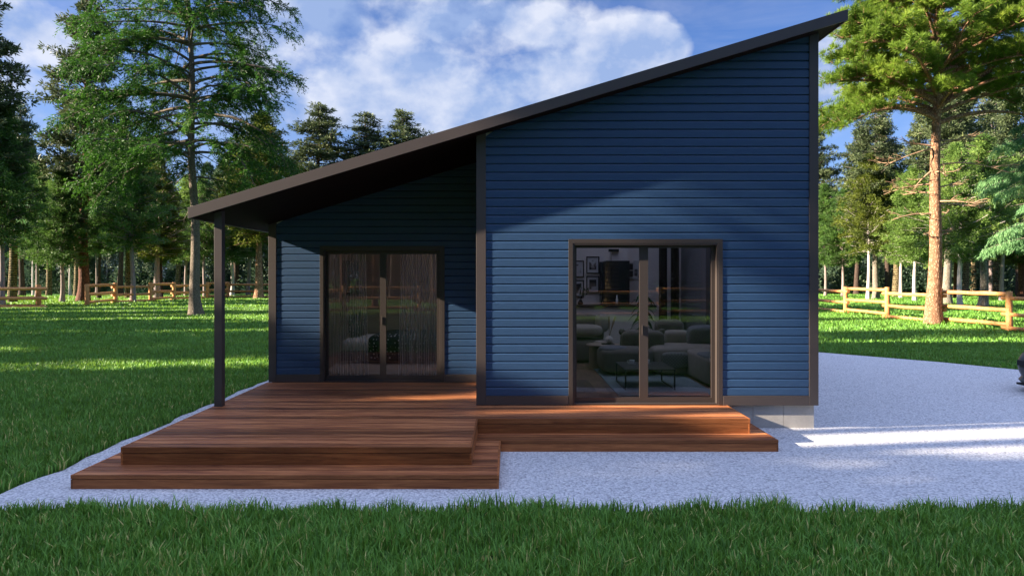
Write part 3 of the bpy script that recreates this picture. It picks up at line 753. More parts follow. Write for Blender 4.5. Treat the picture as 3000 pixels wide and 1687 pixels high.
for zc in (2.32, 2.23):
    for dz in (-0.024, 0.0, 0.024): mb.box(3.055, 3.135, 16.581, 16.5848, zc+dz-0.005, zc+dz+0.005)
    mb.box(3.089, 3.101, 16.579, 16.5808, zc-0.038, zc+0.038)
mb.build('marks', M['black'], sg)
tl = thing('tile_frame', 'small white frame holding two dark squares, right of the cabinet', 'picture', (2.96, 16.58, 2.15))
MB().box(2.89, 3.03, 16.545, 16.583, 2.13, 2.52).build('frame', M['linen'], tl)
for z in (2.165, 2.335): MB().box(2.905, 3.015, 16.540, 16.5445, z, z+0.15).build('print', M['counter'], tl)
tw = thing('twig_vase', 'small vase with leafy twigs on the kitchen worktop', 'vase', (1.66, 15.8, 1.526))
MB().lathe((1.66, 15.8, 1.526), [(0.05, 0), (0.065, 0.04), (0.03, 0.10), (0.035, 0.12)], 18).build('body', M['counter'], tw, smooth=True)
mb = MB(); lv = MB()
for i in range(8):
    a, b, c = random.uniform(-.16, .28), random.uniform(-.15, .15), random.uniform(0.22, 0.42)
    mb.tube([(1.66, 15.8, 1.63), (1.66+a*.4, 15.8+b*.4, 1.63+c*.6), (1.66+a, 15.8+b, 1.63+c)], [0.004, 0.003, 0.002], 5)
    for q in range(9):
        t = random.uniform(.4, 1); p = Vector((1.66+a*t, 15.8+b*t, 1.63+c*t)) + Vector([random.uniform(-.03, .03) for _ in range(3)])
        u = Vector([random.uniform(-1, 1) for _ in range(3)]).normalized()*0.03; w = Vector([random.uniform(-1, 1) for _ in range(3)]).normalized()*0.016
        lv.poly([p-u, p+w, p+u, p-w], [(0, 1, 2, 3)], random.random())
mb.build('twigs', M['drape'], tw); lv.build('leaves', M['houseplant'], tw)
bo = MB().lathe((2.50, 15.75, 1.526), [(0.03, 0), (0.032, 0.12), (0.012, 0.17), (0.012, 0.22)], 16).build('bottle', M['china'], smooth=True)
tag(bo, 'small white bottle on the dark worktop', 'bottle')

# house plant
hp = thing('house_plant', 'tall house plant with long drooping leaves between door panels', 'plant', (2.92, 14.75, Z0))
MB().lathe((2.92, 14.75, Z0+0.002), [(0.13, 0), (0.17, 0.32), (0.18, 0.36), (0.15, 0.36), (0.12, 0.30)], 24).build('pot', M['counter'], hp, smooth=True)
mb = MB(); lv = MB(); mb.tube([(2.92, 14.75, 0.65), (2.94, 14.74, 1.2), (2.90, 14.75, 1.80)], [0.016, 0.013, 0.008], 8)
for i in range(34):
    z = 0.95 + 0.82*i/33; az = i*2.4; L = random.uniform(0.22, 0.34)
    d = Vector((math.cos(az), math.sin(az)*0.8, 0)); sd = Vector((-d.y, d.x, 0)).normalized()
    c = Vector((2.92, 14.75, z)); pts = []
    for t in (0, 0.15, 0.4, 0.7, 1.0):
        p = c + d*(L*t) + Vector((0, 0, 0.16*t - 0.30*t*t)); wd = 0.055*math.sin(math.pi*min(0.98, t*0.9+0.06))
        pts.append((p - sd*wd, p + Vector((0, 0, -0.012)), p + sd*wd))
    vs = [q for tr in pts for q in tr]; fs = []
    for q in range(4): fs += [(3*q, 3*q+1, 3*q+4, 3*q+3), (3*q+1, 3*q+2, 3*q+5, 3*q+4)]
    lv.poly(vs, fs, random.random())
mb.build('stem', M['drape'], hp, smooth=True); lv.build('leaves', M['houseplant'], hp, smooth=True)

def drape(name, x0, x1, y, z0, z1, folds, amp, mat, label, cat, group=None, flare=0.0):
    nx, nz = folds*8, 10; vs = []; fs = []
    ph = random.random()*6
    for j in range(nz+1):
        t = j/nz; z = z1 + (z0-z1)*t
        for i in range(nx+1):
            u = i/nx; x = x0 + (x1-x0)*u + flare*t*(u-0.5)
            vs.append((x, y + amp*math.sin(u*folds*2*math.pi+ph) + 0.4*amp*math.sin(u*folds*3.7+ph*2), z))
    for j in range(nz):
        for i in range(nx): fs.append((j*(nx+1)+i, j*(nx+1)+i+1, (j+1)*(nx+1)+i+1, (j+1)*(nx+1)+i))
    mb = MB(); mb.poly(vs, fs)
    return tag(mb.build(name, mat, smooth=True), label, cat, group)
drape('curtain', 3.53, 3.72, 16.0, Z0+0.02, 3.15, 4, 0.035, M['drape'], 'dark brown pleated curtain, left of a pair beside the grey partition', 'curtain', 'brown living room curtains')
drape('curtain', 3.80, 4.00, 16.0, Z0+0.02, 3.15, 4, 0.035, M['drape'], 'dark brown pleated curtain, right of a pair beside the grey partition', 'curtain', 'brown living room curtains')

# ================================================================== BEDROOM
drape('sheer_curtain', -3.28, -2.58, 12.32, Z0+0.03, 2.85, 13, 0.034, M['sheer'], 'sheer white curtain hanging behind the left pane of the porch door', 'curtain', 'sheer bedroom curtains', 0.12)
drape('sheer_curtain', -1.94, -1.22, 12.32, Z0+0.03, 2.85, 13, 0.034, M['sheer'], 'sheer white curtain hanging behind the right pane of the porch door', 'curtain', 'sheer bedroom curtains', 0.10)
bd = thing('bed', 'double bed with a dark polka-dot cover, behind the porch door', 'bed', (-2.5, 15.0, Z0))
MB().box(-3.55, -1.30, 14.35, 16.0, Z0+0.06, 0.62).build('bed_base', M['dots'], bd, bevel=0.03)
MB().super((-2.75, 15.2, 0.70), (0.85, 0.78, 0.15), 0.35, bulge=0.15).build('mattress', M['linen'], bd, smooth=True)
MB().super((-2.05, 14.95, 0.74), (0.95, 0.78, 0.22), 0.42, bulge=0.2).build('duvet', M['dots'], bd, smooth=True)
MB().super((-3.35, 15.2, 1.10), (0.13, 0.42, 0.28), 0.55, tilt=0.0, rot=-0.1).build('pillow', M['dots'], bd, smooth=True)
tag(MB().box(-3.6, -1.0, 12.75, 14.3, Z0+0.001, Z0+0.012).build('rug', M['sofa']), 'pale patterned rug in front of the bed', 'rug')
ps = thing('picture_frame', 'small dark picture low on the wall behind the left sheer curtain', 'picture', (-3.75, 16.15, 1.75))
MB().box(-3.92, -3.55, 16.14, 16.169, 1.72, 2.55).build('frame', M['black'], ps); MB().box(-3.88, -3.59, 16.130, 16.1395, 1.78, 2.49).build('print', M['cabinet'], ps)

# ================================================================== CAR at the right edge
car = thing('parked_car', 'black car parked at the far right with only its front bumper in view', 'car', (12.0, 12.5, 0))
X0, YC = 9.64, 12.5
def car_loft(profile, ys, plan, mat, name, parent, smooth=True, sub=True):
    vs = []; n = len(profile)
    for y in ys:
        for (x, z) in profile: vs.append(plan(x, y, z))
    fs = []
    for j in range(len(ys)-1):
        for i in range(n):
            q = (i+1) % n; fs.append((j*n+i, (j+1)*n+i, (j+1)*n+q, j*n+q))
    fs += [tuple(range(n)), tuple((len(ys)-1)*n+i for i in range(n-1, -1, -1))]
    mb = MB(); mb.poly(vs, fs); o = mb.build(name, mat, parent, smooth=smooth)
    if sub:
        b = o.modifiers.new('round', 'BEVEL'); b.width = 0.03; b.segments = 3; b.limit_method = 'ANGLE'; b.angle_limit = rad(28)
    return o
lower = [(0.06, 0.16), (0.02, 0.20), (0.10, 0.26), (0.04, 0.36), (0.0, 0.47), (0.03, 0.60), (0.10, 0.70), (0.22, 0.79), (0.55, 0.90), (1.15, 0.97), (4.2, 1.0), (4.35, 0.85), (4.4, 0.45), (4.3, 0.2)]
ys = [-0.92, -0.88, -0.75, -0.45, 0, 0.45, 0.75, 0.88, 0.92]
def plan(x, y, z):
    k = abs(y)/0.92
    return (X0 + x + (0.42*k**3)*max(0, 1-x/1.3), YC + y*(1-0.05*max(0, z-0.5)), z - (0.02*k*k if z > 0.6 else 0))
car_loft(lower, ys, plan, M['carpaint'], 'body', car)
gh = [(1.25, 0.96), (2.0, 1.40), (3.4, 1.45), (4.15, 1.0)]
car_loft(gh, [-0.8, -0.6, 0, 0.6, 0.8], lambda x, y, z: (X0+x, YC + y*(1-0.22*max(0, z-0.95)), z+0.03*(1-(y/0.8)**2)), M['black'], 'cabin_glass', car)
MB().box(X0+0.62, X0+0.98, YC-0.90, YC-0.80, 0.70, 0.80).build('headlight', M['lamp'], car, bevel=0.02)
MB().box(X0+0.62, X0+0.98, YC+0.80, YC+0.90, 0.70, 0.80).build('headlight', M['lamp'], car, bevel=0.02)
MB().box(X0+0.035, X0+0.16, YC-0.5, YC+0.5, 0.50, 0.60).build('grille', M['carplastic'], car, bevel=0.01)
MB().box(X0+0.10, X0+0.5, YC-0.6, YC+0.6, 0.120, 0.1595).build('front_lip', M['carplastic'], car, bevel=0.006)
for wx in (0.93, 3.62):
    for s in (-1, 1):
        c = (X0+wx, YC+s*0.80, 0.335)
        def ring(mb, prof, n=36):
            vs = []; m = len(prof)
            for r, y in prof:
                for k in range(n):
                    a = 2*math.pi*k/n; vs.append((c[0]+r*math.cos(a), c[1]+s*y, c[2]+r*math.sin(a)))
            fs = [(i*n+k, i*n+(k+1) % n, (i+1)*n+(k+1) % n, (i+1)*n+k) for i in range(m-1) for k in range(n)]
            fs += [tuple(range(n)), tuple((m-1)*n+k for k in range(n-1, -1, -1))]
            mb.poly(vs, fs)
        mb = MB(); ring(mb, [(0.24, -0.10), (0.33, -0.10), (0.335, -0.06), (0.335, 0.09), (0.33, 0.13), (0.24, 0.135), (0.22, 0.11)])
        wh = mb.build('wheel', M['tyre'], car, smooth=True)
        mb = MB()
        for k in range(5):
            a = 2*math.pi*k/5; mb.tube([(c[0]+0.04*math.cos(a), c[1]+s*0.13, c[2]+0.04*math.sin(a)), (c[0]+0.22*math.cos(a), c[1]+s*0.125, c[2]+0.22*math.sin(a))], [0.03, 0.022], 8)
        mb.build('rim', M['steel'], wh)
# ================================================================== TREES
def nrm(a): return a / np.maximum(np.linalg.norm(a, axis=1, keepdims=True), 1e-9)

class Leaves:
    def __init__(self, rng): self.r = rng; self.b = []; self.d = []; self.L = []; self.W = []; self.t = []
    def add(self, b, d, L, W, t):
        n = len(b); self.b.append(b); self.d.append(nrm(d)); self.L.append(np.broadcast_to(L, n).copy()); self.W.append(np.broadcast_to(W, n).copy()); self.t.append(np.broadcast_to(t, n).copy())
    def puff(self, c, axis, rad_, n, L, W, t, flat=1.0, out=0.7):
        r = self.r
        d = nrm(r.normal(size=(n, 3))) + np.asarray(axis)*out
        d[:, 2] *= flat; d = nrm(d)
        b = np.asarray(c) + d*(rad_*r.uniform(0.15, 1.0, (n, 1)))*np.array([1, 1, flat])
        dd = nrm(d + r.normal(size=(n, 3))*0.35)
        self.add(b, dd, L*r.uniform(0.7, 1.25, n), W*r.uniform(0.8, 1.2, n), np.clip(t + r.normal(0, 0.13, n), 0, 1))
    def build(self, name, mat):
        b = np.concatenate(self.b); d = np.concatenate(self.d); L = np.concatenate(self.L)[:, None]; W = np.concatenate(self.W)[:, None]; t = np.concatenate(self.t)
        n = len(b)
        s = nrm(np.cross(d, self.r.normal(size=(n, 3))))
        m = b + d*L*0.45
        v = np.stack([b, m + s*W*0.5, b + d*L, m - s*W*0.5], 1).reshape(-1, 3)
        q = np.arange(4*n).reshape(n, 4)
        return np_mesh(name, v, q, t, mat)

def trunk_tube(mb, H, r0, r1, lean=(0, 0), flare=1.5, seed=0, n=14, wig=0.05):
    rr = random.Random(seed); pts = []; rs = []
    zs_ = [-0.1, 0.12, 0.35, 0.8, 1.6] + [1.6 + (H-1.6)*k/12 for k in range(1, 13)]
    ph = rr.random()*6
    for z in zs_:
        t = max(0, z)/H
        pts.append((lean[0]*t + wig*math.sin(z*0.8+ph)*min(1, z), lean[1]*t + wig*math.cos(z*0.63+ph)*min(1, z), z))
        r = r0 + (r1-r0)*t
        r *= 1 + (flare-1)*math.exp(-max(0, z)*3.0/ (r0*6+0.3))
        rs.append(r)
    mb.tube(pts, rs, n)
    return lambda z: np.array([np.interp(z, zs_, [p[0] for p in pts]), np.interp(z, zs_, [p[1] for p in pts]), z]), lambda z: np.interp(z, zs_, rs)

def path(p0, az, L, el0, el1, n, rng, wob_=0.08):
    """curved limb: elevation runs from el0 to el1 (degrees)"""
    pts = [np.array(p0, float)]; a = az
    for i in range(n):
        t = (i+0.5)/n; e = rad(el0 + (el1-el0)*t); a += rng.normal(0, wob_)
        pts.append(pts[-1] + np.array([math.cos(a)*math.cos(e), math.sin(a)*math.cos(e), math.sin(e)])*L/n)
    return np.array(pts)
def along(pts, s):
    k = s*(len(pts)-1); i = min(int(k), len(pts)-2); f = k-i
    return pts[i]*(1-f) + pts[i+1]*f, (pts[i+1]-pts[i])/max(1e-6, np.linalg.norm(pts[i+1]-pts[i]))

def make_bushy(seed, H=12.0, z0=3.7, R=2.8, r0=0.17, nb=230, fol='bushy', leafn=44):
    rng = np.random.default_rng(seed); mb = MB(); lv = Leaves(rng)
    ctr, tr = trunk_tube(mb, H*0.97, r0, 0.02, seed=seed, lean=(rng.normal(0, .12), rng.normal(0, .12)))
    for i in range(nb):
        t = (i+0.5)/nb
        z = z0 + (H-z0)*t**0.92
        prof = (1-t)**0.72*min(1.0, 0.62+2.6*t) + 0.06
        L = R*prof*rng.uniform(0.62, 1.14)
        az = i*2.39996 + rng.normal(0, .35)
        P = path(ctr(z), az, L, rng.uniform(-12, 22), rng.uniform(5, 50) if t > .12 else rng.uniform(-25, 15), 5, rng)
        if L > 0.8: mb.tube([tuple(p) for p in P], [0.035*(1-q/6)+0.006 for q in range(6)], 4, caps=False)
        br = rng.normal(0.42, 0.16)
        s = 0.22 if L > 1.2 else 0.1
        while s <= 1.0:
            p, d = along(P, s)
            off = rng.normal(0, 0.16, 3)*min(1, L); off[2] *= 0.6
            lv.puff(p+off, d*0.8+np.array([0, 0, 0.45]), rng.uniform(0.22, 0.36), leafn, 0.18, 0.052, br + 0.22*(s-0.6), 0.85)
            s += rng.uniform(0.24, 0.36)/max(L, 0.5)
    return mb, lv

def make_spruce(seed, H=22.0, z0=7.5, R=4.0, r0=0.3, nb=190, leafn=28, Lf=0.30, Wf=0.085):
    rng = np.random.default_rng(seed); mb = MB(); lv = Leaves(rng)
    ctr, tr = trunk_tube(mb, H*0.98, r0, 0.03, seed=seed, lean=(rng.normal(0, .2), rng.normal(0, .2)))
    for i in range(nb):
        if rng.random() < 0.13: continue
        t = (i+0.5)/nb
        z = z0 + (H-z0)*t
        prof = (1-t)**0.62*min(1.0, 0.6+2.0*t) + 0.05
        L = R*prof*rng.uniform(0.42, 1.18)
        az = i*2.39996 + rng.normal(0, .5)
        P = path(ctr(z), az, L, rng.uniform(-8, 30), rng.uniform(-10, 25), 6, rng, 0.12)
        mb.tube([tuple(p) for p in P], [0.06*(1-t*.6)*(1-q/7)+0.008 for q in range(7)], 5, caps=False)
        br = rng.normal(0.38, 0.14)
        s = 0.25
        while s <= 1.0:
            p, d = along(P, s)
            side = np.array([-d[1], d[0], 0]); w = 0.36*L*(1.05-s)
            for sg in (-1, 0, 1):
                if sg and w < 0.25: continue
                if rng.random() < 0.18: continue
                c = p + side*sg*w*rng.uniform(0.5, 1.0) + d*abs(sg)*w*0.4 + rng.normal(0, 0.10, 3)
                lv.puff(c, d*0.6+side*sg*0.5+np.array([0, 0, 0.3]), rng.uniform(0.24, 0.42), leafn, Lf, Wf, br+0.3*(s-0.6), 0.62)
            s += rng.uniform(0.38, 0.55)/max(L, 0.7)
    return mb, lv

def spray(lv, p, d, ln, n, L, W, t, droop, rng):
    """flat fan of scale-like leaves along a twig"""
    side = np.cross(d, [0, 0, 1.0]); side /= max(1e-6, np.linalg.norm(side))
    k = np.linspace(0.05, 1, n); sg = np.where(np.arange(n) % 2 == 0, 1.0, -1.0)
    b = p + d*(k*ln)[:, None] + np.array([0, 0, -1.0])*(droop*ln*k*k)[:, None] + rng.normal(0, 0.02, (n, 3))
    dd = d*0.8 + side*sg[:, None]*0.75 + np.array([0, 0, -0.25]) + rng.normal(0, 0.22, (n, 3))
    lv.add(b, dd, L*rng.uniform(0.7, 1.2, n)*(1.15-0.5*k), W*rng.uniform(.8, 1.2, n), np.clip(t+rng.normal(0, .12, n), 0, 1))

def make_cedar(seed=3):
    rng = np.random.default_rng(seed); mb = MB(); lv = Leaves(rng)
    H = 23.0
    ctr, tr = trunk_tube(mb, H, 0.27, 0.05, lean=(-0.55, 0.1), flare=1.75, seed=5, n=18, wig=0.06)
    limbs = []
    for i in range(66):
        t = (i+0.5)/66; z = 8.3 + 14.2*t
        R = np.interp(z, [8, 10, 12, 15, 18, 21, 23], [4.6, 6.2, 6.4, 6.2, 5.4, 3.9, 1.8])*rng.uniform(0.7, 1.08)
        limbs.append((z+rng.normal(0, .3), i*2.39996+rng.normal(0, .4), R*rng.uniform(.75, 1.05), rng.uniform(-5, 55), rng.uniform(-60, 10), 0.3))
    # the limbs the photo shows: (height, azimuth, length, start elev, end elev, bare share)
    limbs += [(14.2, 0.05, 5.2, 22, -48, 0.35), (10.9, -0.12, 7.2, 14, -72, 0.35), (10.6, 0.35, 6.0, 10, -55, 0.3), (12.8, -0.3, 6.0, 18, -50, 0.3), (9.6, -0.5, 6.2, 5, -62, 0.35),
              (10.4, 3.3, 6.6, -14, -48, 0.45), (9.7, 2.95, 7.0, -5, -55, 0.35), (11.5, 3.05, 6.6, 5, -50, 0.3), (12.0, 3.5, 6.8, 10, -40, 0.25), (13.0, 2.8, 6.9, 10, -35, 0.25), (9.0, 3.6, 5.5, -8, -50, 0.3),
              (16.5, 3.1, 6.6, 20, -25, .25), (18.5, 3.0, 6.0, 25, -20, .25), (17.5, 0.2, 5.6, 25, -25, .25), (19.5, -.2, 5.0, 28, -20, .25)]
    for (z, az, L, e0, e1, bare) in limbs:
        P = path(ctr(z), az, L, e0, e1, 9, rng, 0.07)
        r0_ = 0.035 + 0.009*L
        mb.tube([tuple(p) for p in P], [r0_*(1-q/10.5) for q in range(10)], 6, caps=False)
        tone = rng.normal(0.45, 0.15)
        s = bare
        while s < 1.0:
            p, d = along(P, s)
            for sg in (-1, 1):
                if rng.random() < 0.12: continue
                h = np.array([d[0], d[1], d[2]*0.5]); side = np.array([-d[1], d[0], 0])*sg
                dd = h*rng.uniform(0.3, 1.0) + side*rng.uniform(0.5, 1.1) + np.array([0, 0, rng.uniform(-0.75, 0.55)]); dd /= np.linalg.norm(dd)
                sl = rng.uniform(0.7, 1.7)*(1.1-0.45*s)
                Q = np.array([p + dd*sl*k - np.array([0, 0, 0.22*sl*k*k]) for k in np.linspace(0, 1, 5)])
                mb.tube([tuple(x) for x in Q], [0.016, 0.013, 0.010, 0.007, 0.004], 4, caps=False)
                k = 0.2
                while k <= 1.0:
                    c, cd = along(Q, k)
                    for m in range(2):
                        td = cd*0.7 + np.array([-cd[1], cd[0], 0])*rng.normal(0, 0.9) + np.array([0, 0, rng.normal(-0.05, 0.6)]); td /= np.linalg.norm(td)
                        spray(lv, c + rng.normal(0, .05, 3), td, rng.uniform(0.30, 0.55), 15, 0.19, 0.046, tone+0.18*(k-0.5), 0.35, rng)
                    k += 0.20/sl
            s += rng.uniform(0.30, 0.44)/L
    # dead twigs on the bare stem
    dead = MB()
    for (z, az, L, e0, e1) in ((9.3, 3.3, 1.6, -5, -25), (9.1, 0.1, 2.4, -20, -38), (7.6, -.05, 2.2, -15, -30), (6.6, 0.15, 1.9, -22, -40), (5.0, 3.0, 2.0, -12, -30), (7.9, 3.1, 1.8, -20, -75), (5.6, 0.1, 1.3, -5, 25), (8.3, 3.3, 1.3, -25, -60), (6.2, 2.8, 1.6, -35, -80), (4.9, .2, 1.1, -30, 10)):
        P = path(ctr(z), az, L, e0, e1, 6, rng, 0.12); dead.tube([tuple(p) for p in P], [0.036*(1-q/7.5) for q in range(7)], 5)
        for m in range(4):
            p, d = along(P, rng.uniform(.35, .95)); Q = path(p, az+rng.normal(0, .8), L*.3, rng.uniform(-40, 20), rng.uniform(-30, 20), 3, rng); dead.tube([tuple(x) for x in Q], [0.012, 0.009, 0.006, 0.003], 4)
    return mb, lv, dead

def make_pine(seed=9):
    rng = np.random.default_rng(seed); mb = MB(); lv = Leaves(rng)
    H = 18.5
    ctr, tr = trunk_tube(mb, H, 0.295, 0.05, lean=(0.25, 0.0), flare=1.45, seed=2, n=20, wig=0.07)
    limbs = []
    for i in range(78):
        t = (i+0.5)/78; z = 9.4 + 8.7*t
        R = np.interp(z, [9, 11, 13, 15, 17, 18.5], [5.2, 5.2, 4.8, 4.0, 2.6, 1.2])*rng.uniform(0.62, 1.1)
        limbs.append((z, i*2.39996+rng.normal(0, .25), R, rng.uniform(5, 38), rng.uniform(-20, 12), 0.33))
    limbs += [(9.35, 3.15, 5.9, 26, -42, 0.42), (9.2, 3.5, 5.6, 18, -34, 0.35), (9.5, 2.8, 5.6, 22, -35, 0.35), (10.0, 3.3, 5.4, 28, -14, .35), (9.6, -0.05, 6.6, 48, -4, 0.55), (9.0, 0.05, 6.6, 22, -24, 0.6), (9.9, 0.5, 5.5, 35, -10, .4), (9.7, -0.5, 5.6, 35, -14, .4),
              (12.2, 3.1, 5.0, 20, -12, .4), (12.6, 3.4, 5.0, 20, -10, .4), (10.9, 3.0, 4.6, 30, 0, .35)]
    for (z, az, L, e0, e1, bare) in limbs:
        P = path(ctr(z), az, L, e0, e1, 9, rng, 0.06)
        r0_ = 0.03 + 0.012*L
        mb.tube([tuple(p) for p in P], [r0_*(1-q/11) for q in range(10)], 7, caps=False)
        tone = rng.normal(0.48, 0.12)
        s = bare
        while s < 1.0:
            p, d = along(P, s)
            for m in range(4):
                side = np.array([-d[1], d[0], 0])*rng.choice([-1, 1])
                dd = d*rng.uniform(0.2, 0.9) + side*rng.uniform(0.2, 1.0) + np.array([0, 0, rng.uniform(0.1, 0.75)]); dd /= np.linalg.norm(dd)
                sl = rng.uniform(0.5, 1.25)*(1.15-0.45*s)
                Q = np.array([p + dd*sl*k + np.array([0, 0, 0.10*sl*k*k]) for k in np.linspace(0, 1, 4)])
                mb.tube([tuple(x) for x in Q], [0.016, 0.012, 0.009, 0.005], 4, caps=False)
                for k in (0.4, 0.7, 1.0):
                    c, cd = along(Q, min(k, 0.999))
                    lv.puff(c + rng.normal(0, .05, 3), cd*0.8+np.array([0, 0, 0.35]), 0.07, 54, 0.23, 0.021, tone+rng.normal(0, .08)+0.15*(k-.6), 1.0, 0.9)
            s += rng.uniform(0.30, 0.42)/L
    dead = MB()
    def twiggy(p0, az, L, e0, e1, r, depth):
        P = path(p0, az, L, e0, e1, 6, rng, 0.14); dead.tube([tuple(p) for p in P], [r*(1-q/7.0)+0.002 for q in range(7)], 5 if depth else 4)
        if depth <= 0: return
        for m in range(5 if depth > 1 else 4):
            s = rng.uniform(.3, 1); p, d = along(P, min(s, .99)); twiggy(p, az+rng.normal(0, .65), L*rng.uniform(.28, .45), rng.uniform(-25, 40), rng.uniform(-20, 45), r*.42, depth-1)
    for (z, az, L, e0, e1) in ((8.0, 3.1, 1.7, 5, 22), (7.9, 3.5, 2.5, -10, -28), (8.2, 0.1, 2.2, 8, -5), (7.9, 0.0, 1.8, 25, 15), (7.1, -0.1, 3.0, 14, -32), (7.0, 3.3, 1.6, -35, -60), (6.3, 3.1, 2.1, 0, -22), (6.1, 0.1, 1.5, 10, 25), (5.4, 0.05, 2.2, 2, -12), (4.9, 3.2, 1.9, 12, -25), (4.6, 0.5, 1.1, 20, 40), (3.8, 3.4, .7, 20, 30), (3.9, -.3, .7, 20, 35), (5.9, 2.6, 1.3, 10, -10), (4.2, 0.0, .9, -5, 20), (6.8, 4.4, 2.0, 0, -25), (5.5, 5.0, 1.6, 0, -15)):
        twiggy(ctr(z), az, L, e0, e1, 0.045, 2)
    return mb, lv, dead

def make_weeping(seed=21):
    rng = np.random.default_rng(seed); mb = MB(); lv = Leaves(rng)
    H = 15.0; ctr, tr = trunk_tube(mb, H, 0.24, 0.03, seed=4)
    for i in range(44):
        t = (i+.5)/44; z = 3.6 + 10.8*t
        L = 5.6*(1-t)**0.6*rng.uniform(.75, 1.08)+0.4
        az = i*2.39996+rng.normal(0, .2) if i % 3 else 3.14+rng.normal(0, .5)
        P = path(ctr(z), az, L, 12, -26, 9, rng, .06); mb.tube([tuple(p) for p in P], [0.05*(1-q/10.5)+.006 for q in range(10)], 5, caps=False)
        s = .15; tone = rng.normal(.55, .12)
        while s < 1:
            p, d = along(P, s)
            for sg in (-1, 1):
                side = np.array([-d[1], d[0], 0])*sg; sl = rng.uniform(.45, .95)*(1.2-.6*s)
                dd = side*.7+d*.5; dd /= np.linalg.norm(dd)
                for k in np.linspace(.15, 1, 7):
                    c = p + dd*sl*k*.8 - np.array([0, 0, .75*sl*k*k]); n = 9
                    b = c + rng.normal(0, .05, (n, 3)); v = np.array([0, 0, -1.0]) + dd*.55 + rng.normal(0, .33, (n, 3))
                    lv.add(b, v, .20*rng.uniform(.7, 1.2, n), .024, np.clip(tone+rng.normal(0, .14, n), 0, 1))
            s += .17/L
    return mb, lv

def make_palm(seed=31, H=7.5):
    rng = np.random.default_rng(seed); mb = MB(); lv = Leaves(rng)
    ctr, tr = trunk_tube(mb, H, 0.31, 0.24, flare=1.2, seed=8, n=16)
    for i in range(34):
        az = i*2.39996; e0 = rng.uniform(-20, 70); L = rng.uniform(2.2, 3.2)
        P = path(ctr(H), az, L, e0, e0-90, 9, rng, .03); mb.tube([tuple(p) for p in P], [.03*(1-q/10.5)+.004 for q in range(10)], 4, caps=False)
        for s in np.linspace(.12, .99, 26):
            p, d = along(P, s); side = np.array([-d[1], d[0], 0]); side /= max(1e-6, np.linalg.norm(side))
            b = np.array([p, p]); v = np.array([d*.5+side*.8+[0, 0, -.3], d*.5-side*.8+[0, 0, -.3]])
            lv.add(b, v, .55*(1.1-.5*s), .05, np.clip(.4+rng.normal(0, .15, 2), 0, 1))
    return mb, lv

PROTO = {}
def proto(key, maker, bark, fol):
    mb, lv = maker[0], maker[1]
    t = MBmesh(mb, 'trunk', BARK[bark]); c = lv.build('crown', FOL[fol])
    PROTO[key] = (t, c)
def MBmesh(mb, name, mat):
    me = bpy.data.meshes.new(name); me.from_pydata([tuple(map(float, v)) for v in mb.v], [], mb.f); me.materials.append(mat)
    me.polygons.foreach_set('use_smooth', np.ones(len(me.polygons), dtype=bool)); me.update(); return me

def tree(key, x, y, s, label, name='conifer_tree', cat='tree', group=None, rot=None, bark=None, fol=None, sz=None, thick=1.0, z=0.0):
    t, c = PROTO[key]
    r = empty(name, (x, y, z), world=False); tag(r, label, cat, group)
    r.rotation_euler.z = random.random()*6.28 if rot is None else rot
    r.scale = (s, s, sz if sz else s)
    for nm, me, mat in (('trunk', t, BARK[bark] if bark else None), ('crown', c, FOL[fol] if fol else None)):
        o = bpy.data.objects.new(nm, me); COL.objects.link(o); o.parent = r
        if nm == 'trunk' and thick != 1.0: o.scale = (thick, thick, 1)
        if mat: o.material_slots[0].link = 'OBJECT'; o.material_slots[0].material = mat
    return r

proto('bushyA', make_bushy(101), 'purple', 'bushy'); proto('bushyB', make_bushy(102, 12, 3.5, 2.6), 'purple', 'bushy'); proto('bushyC', make_bushy(103, 12, 4.0, 3.0, nb=215), 'purple', 'bushy')
proto('spruceA', make_spruce(201), 'red', 'spruce'); proto('spruceB', make_spruce(202, 22, 6.5, 3.6, 0.3, 200), 'dark', 'spruce'); proto('spruceC', make_spruce(203, 22, 9.0, 4.2, 0.32, 175), 'mossy', 'spruce')
proto('palm', make_palm(), 'palm', 'blue'); proto('weeping', make_weeping(), 'mossy', 'blue')

# the two near trees
def near_tree(made, x, y, label, bark, fol, name):
    mb, lv, dead = made
    r = tag(empty(name, (x, y, 0), world=False), label, 'tree')
    for nm, me in (('trunk', MBmesh(mb, 'trunk', BARK[bark])), ('crown', lv.build('crown', FOL[fol])), ('dead_branch', MBmesh(dead, 'dead_branch', BARK['twig' if name == 'pine_tree' else 'greybrown']))):
        o = bpy.data.objects.new(nm, me); COL.objects.link(o); o.parent = r
    return r
near_tree(make_cedar(), -17.3, 37.8, 'tall bare-stemmed cedar with bright green boughs, left of the house behind the porch post', 'greybrown', 'cedar', 'cedar_tree')
near_tree(make_pine(), 19.05, 30.6, 'orange-barked pine with yellow-green needle tufts and dead lower twigs, right of the house', 'orange', 'pine', 'pine_tree')

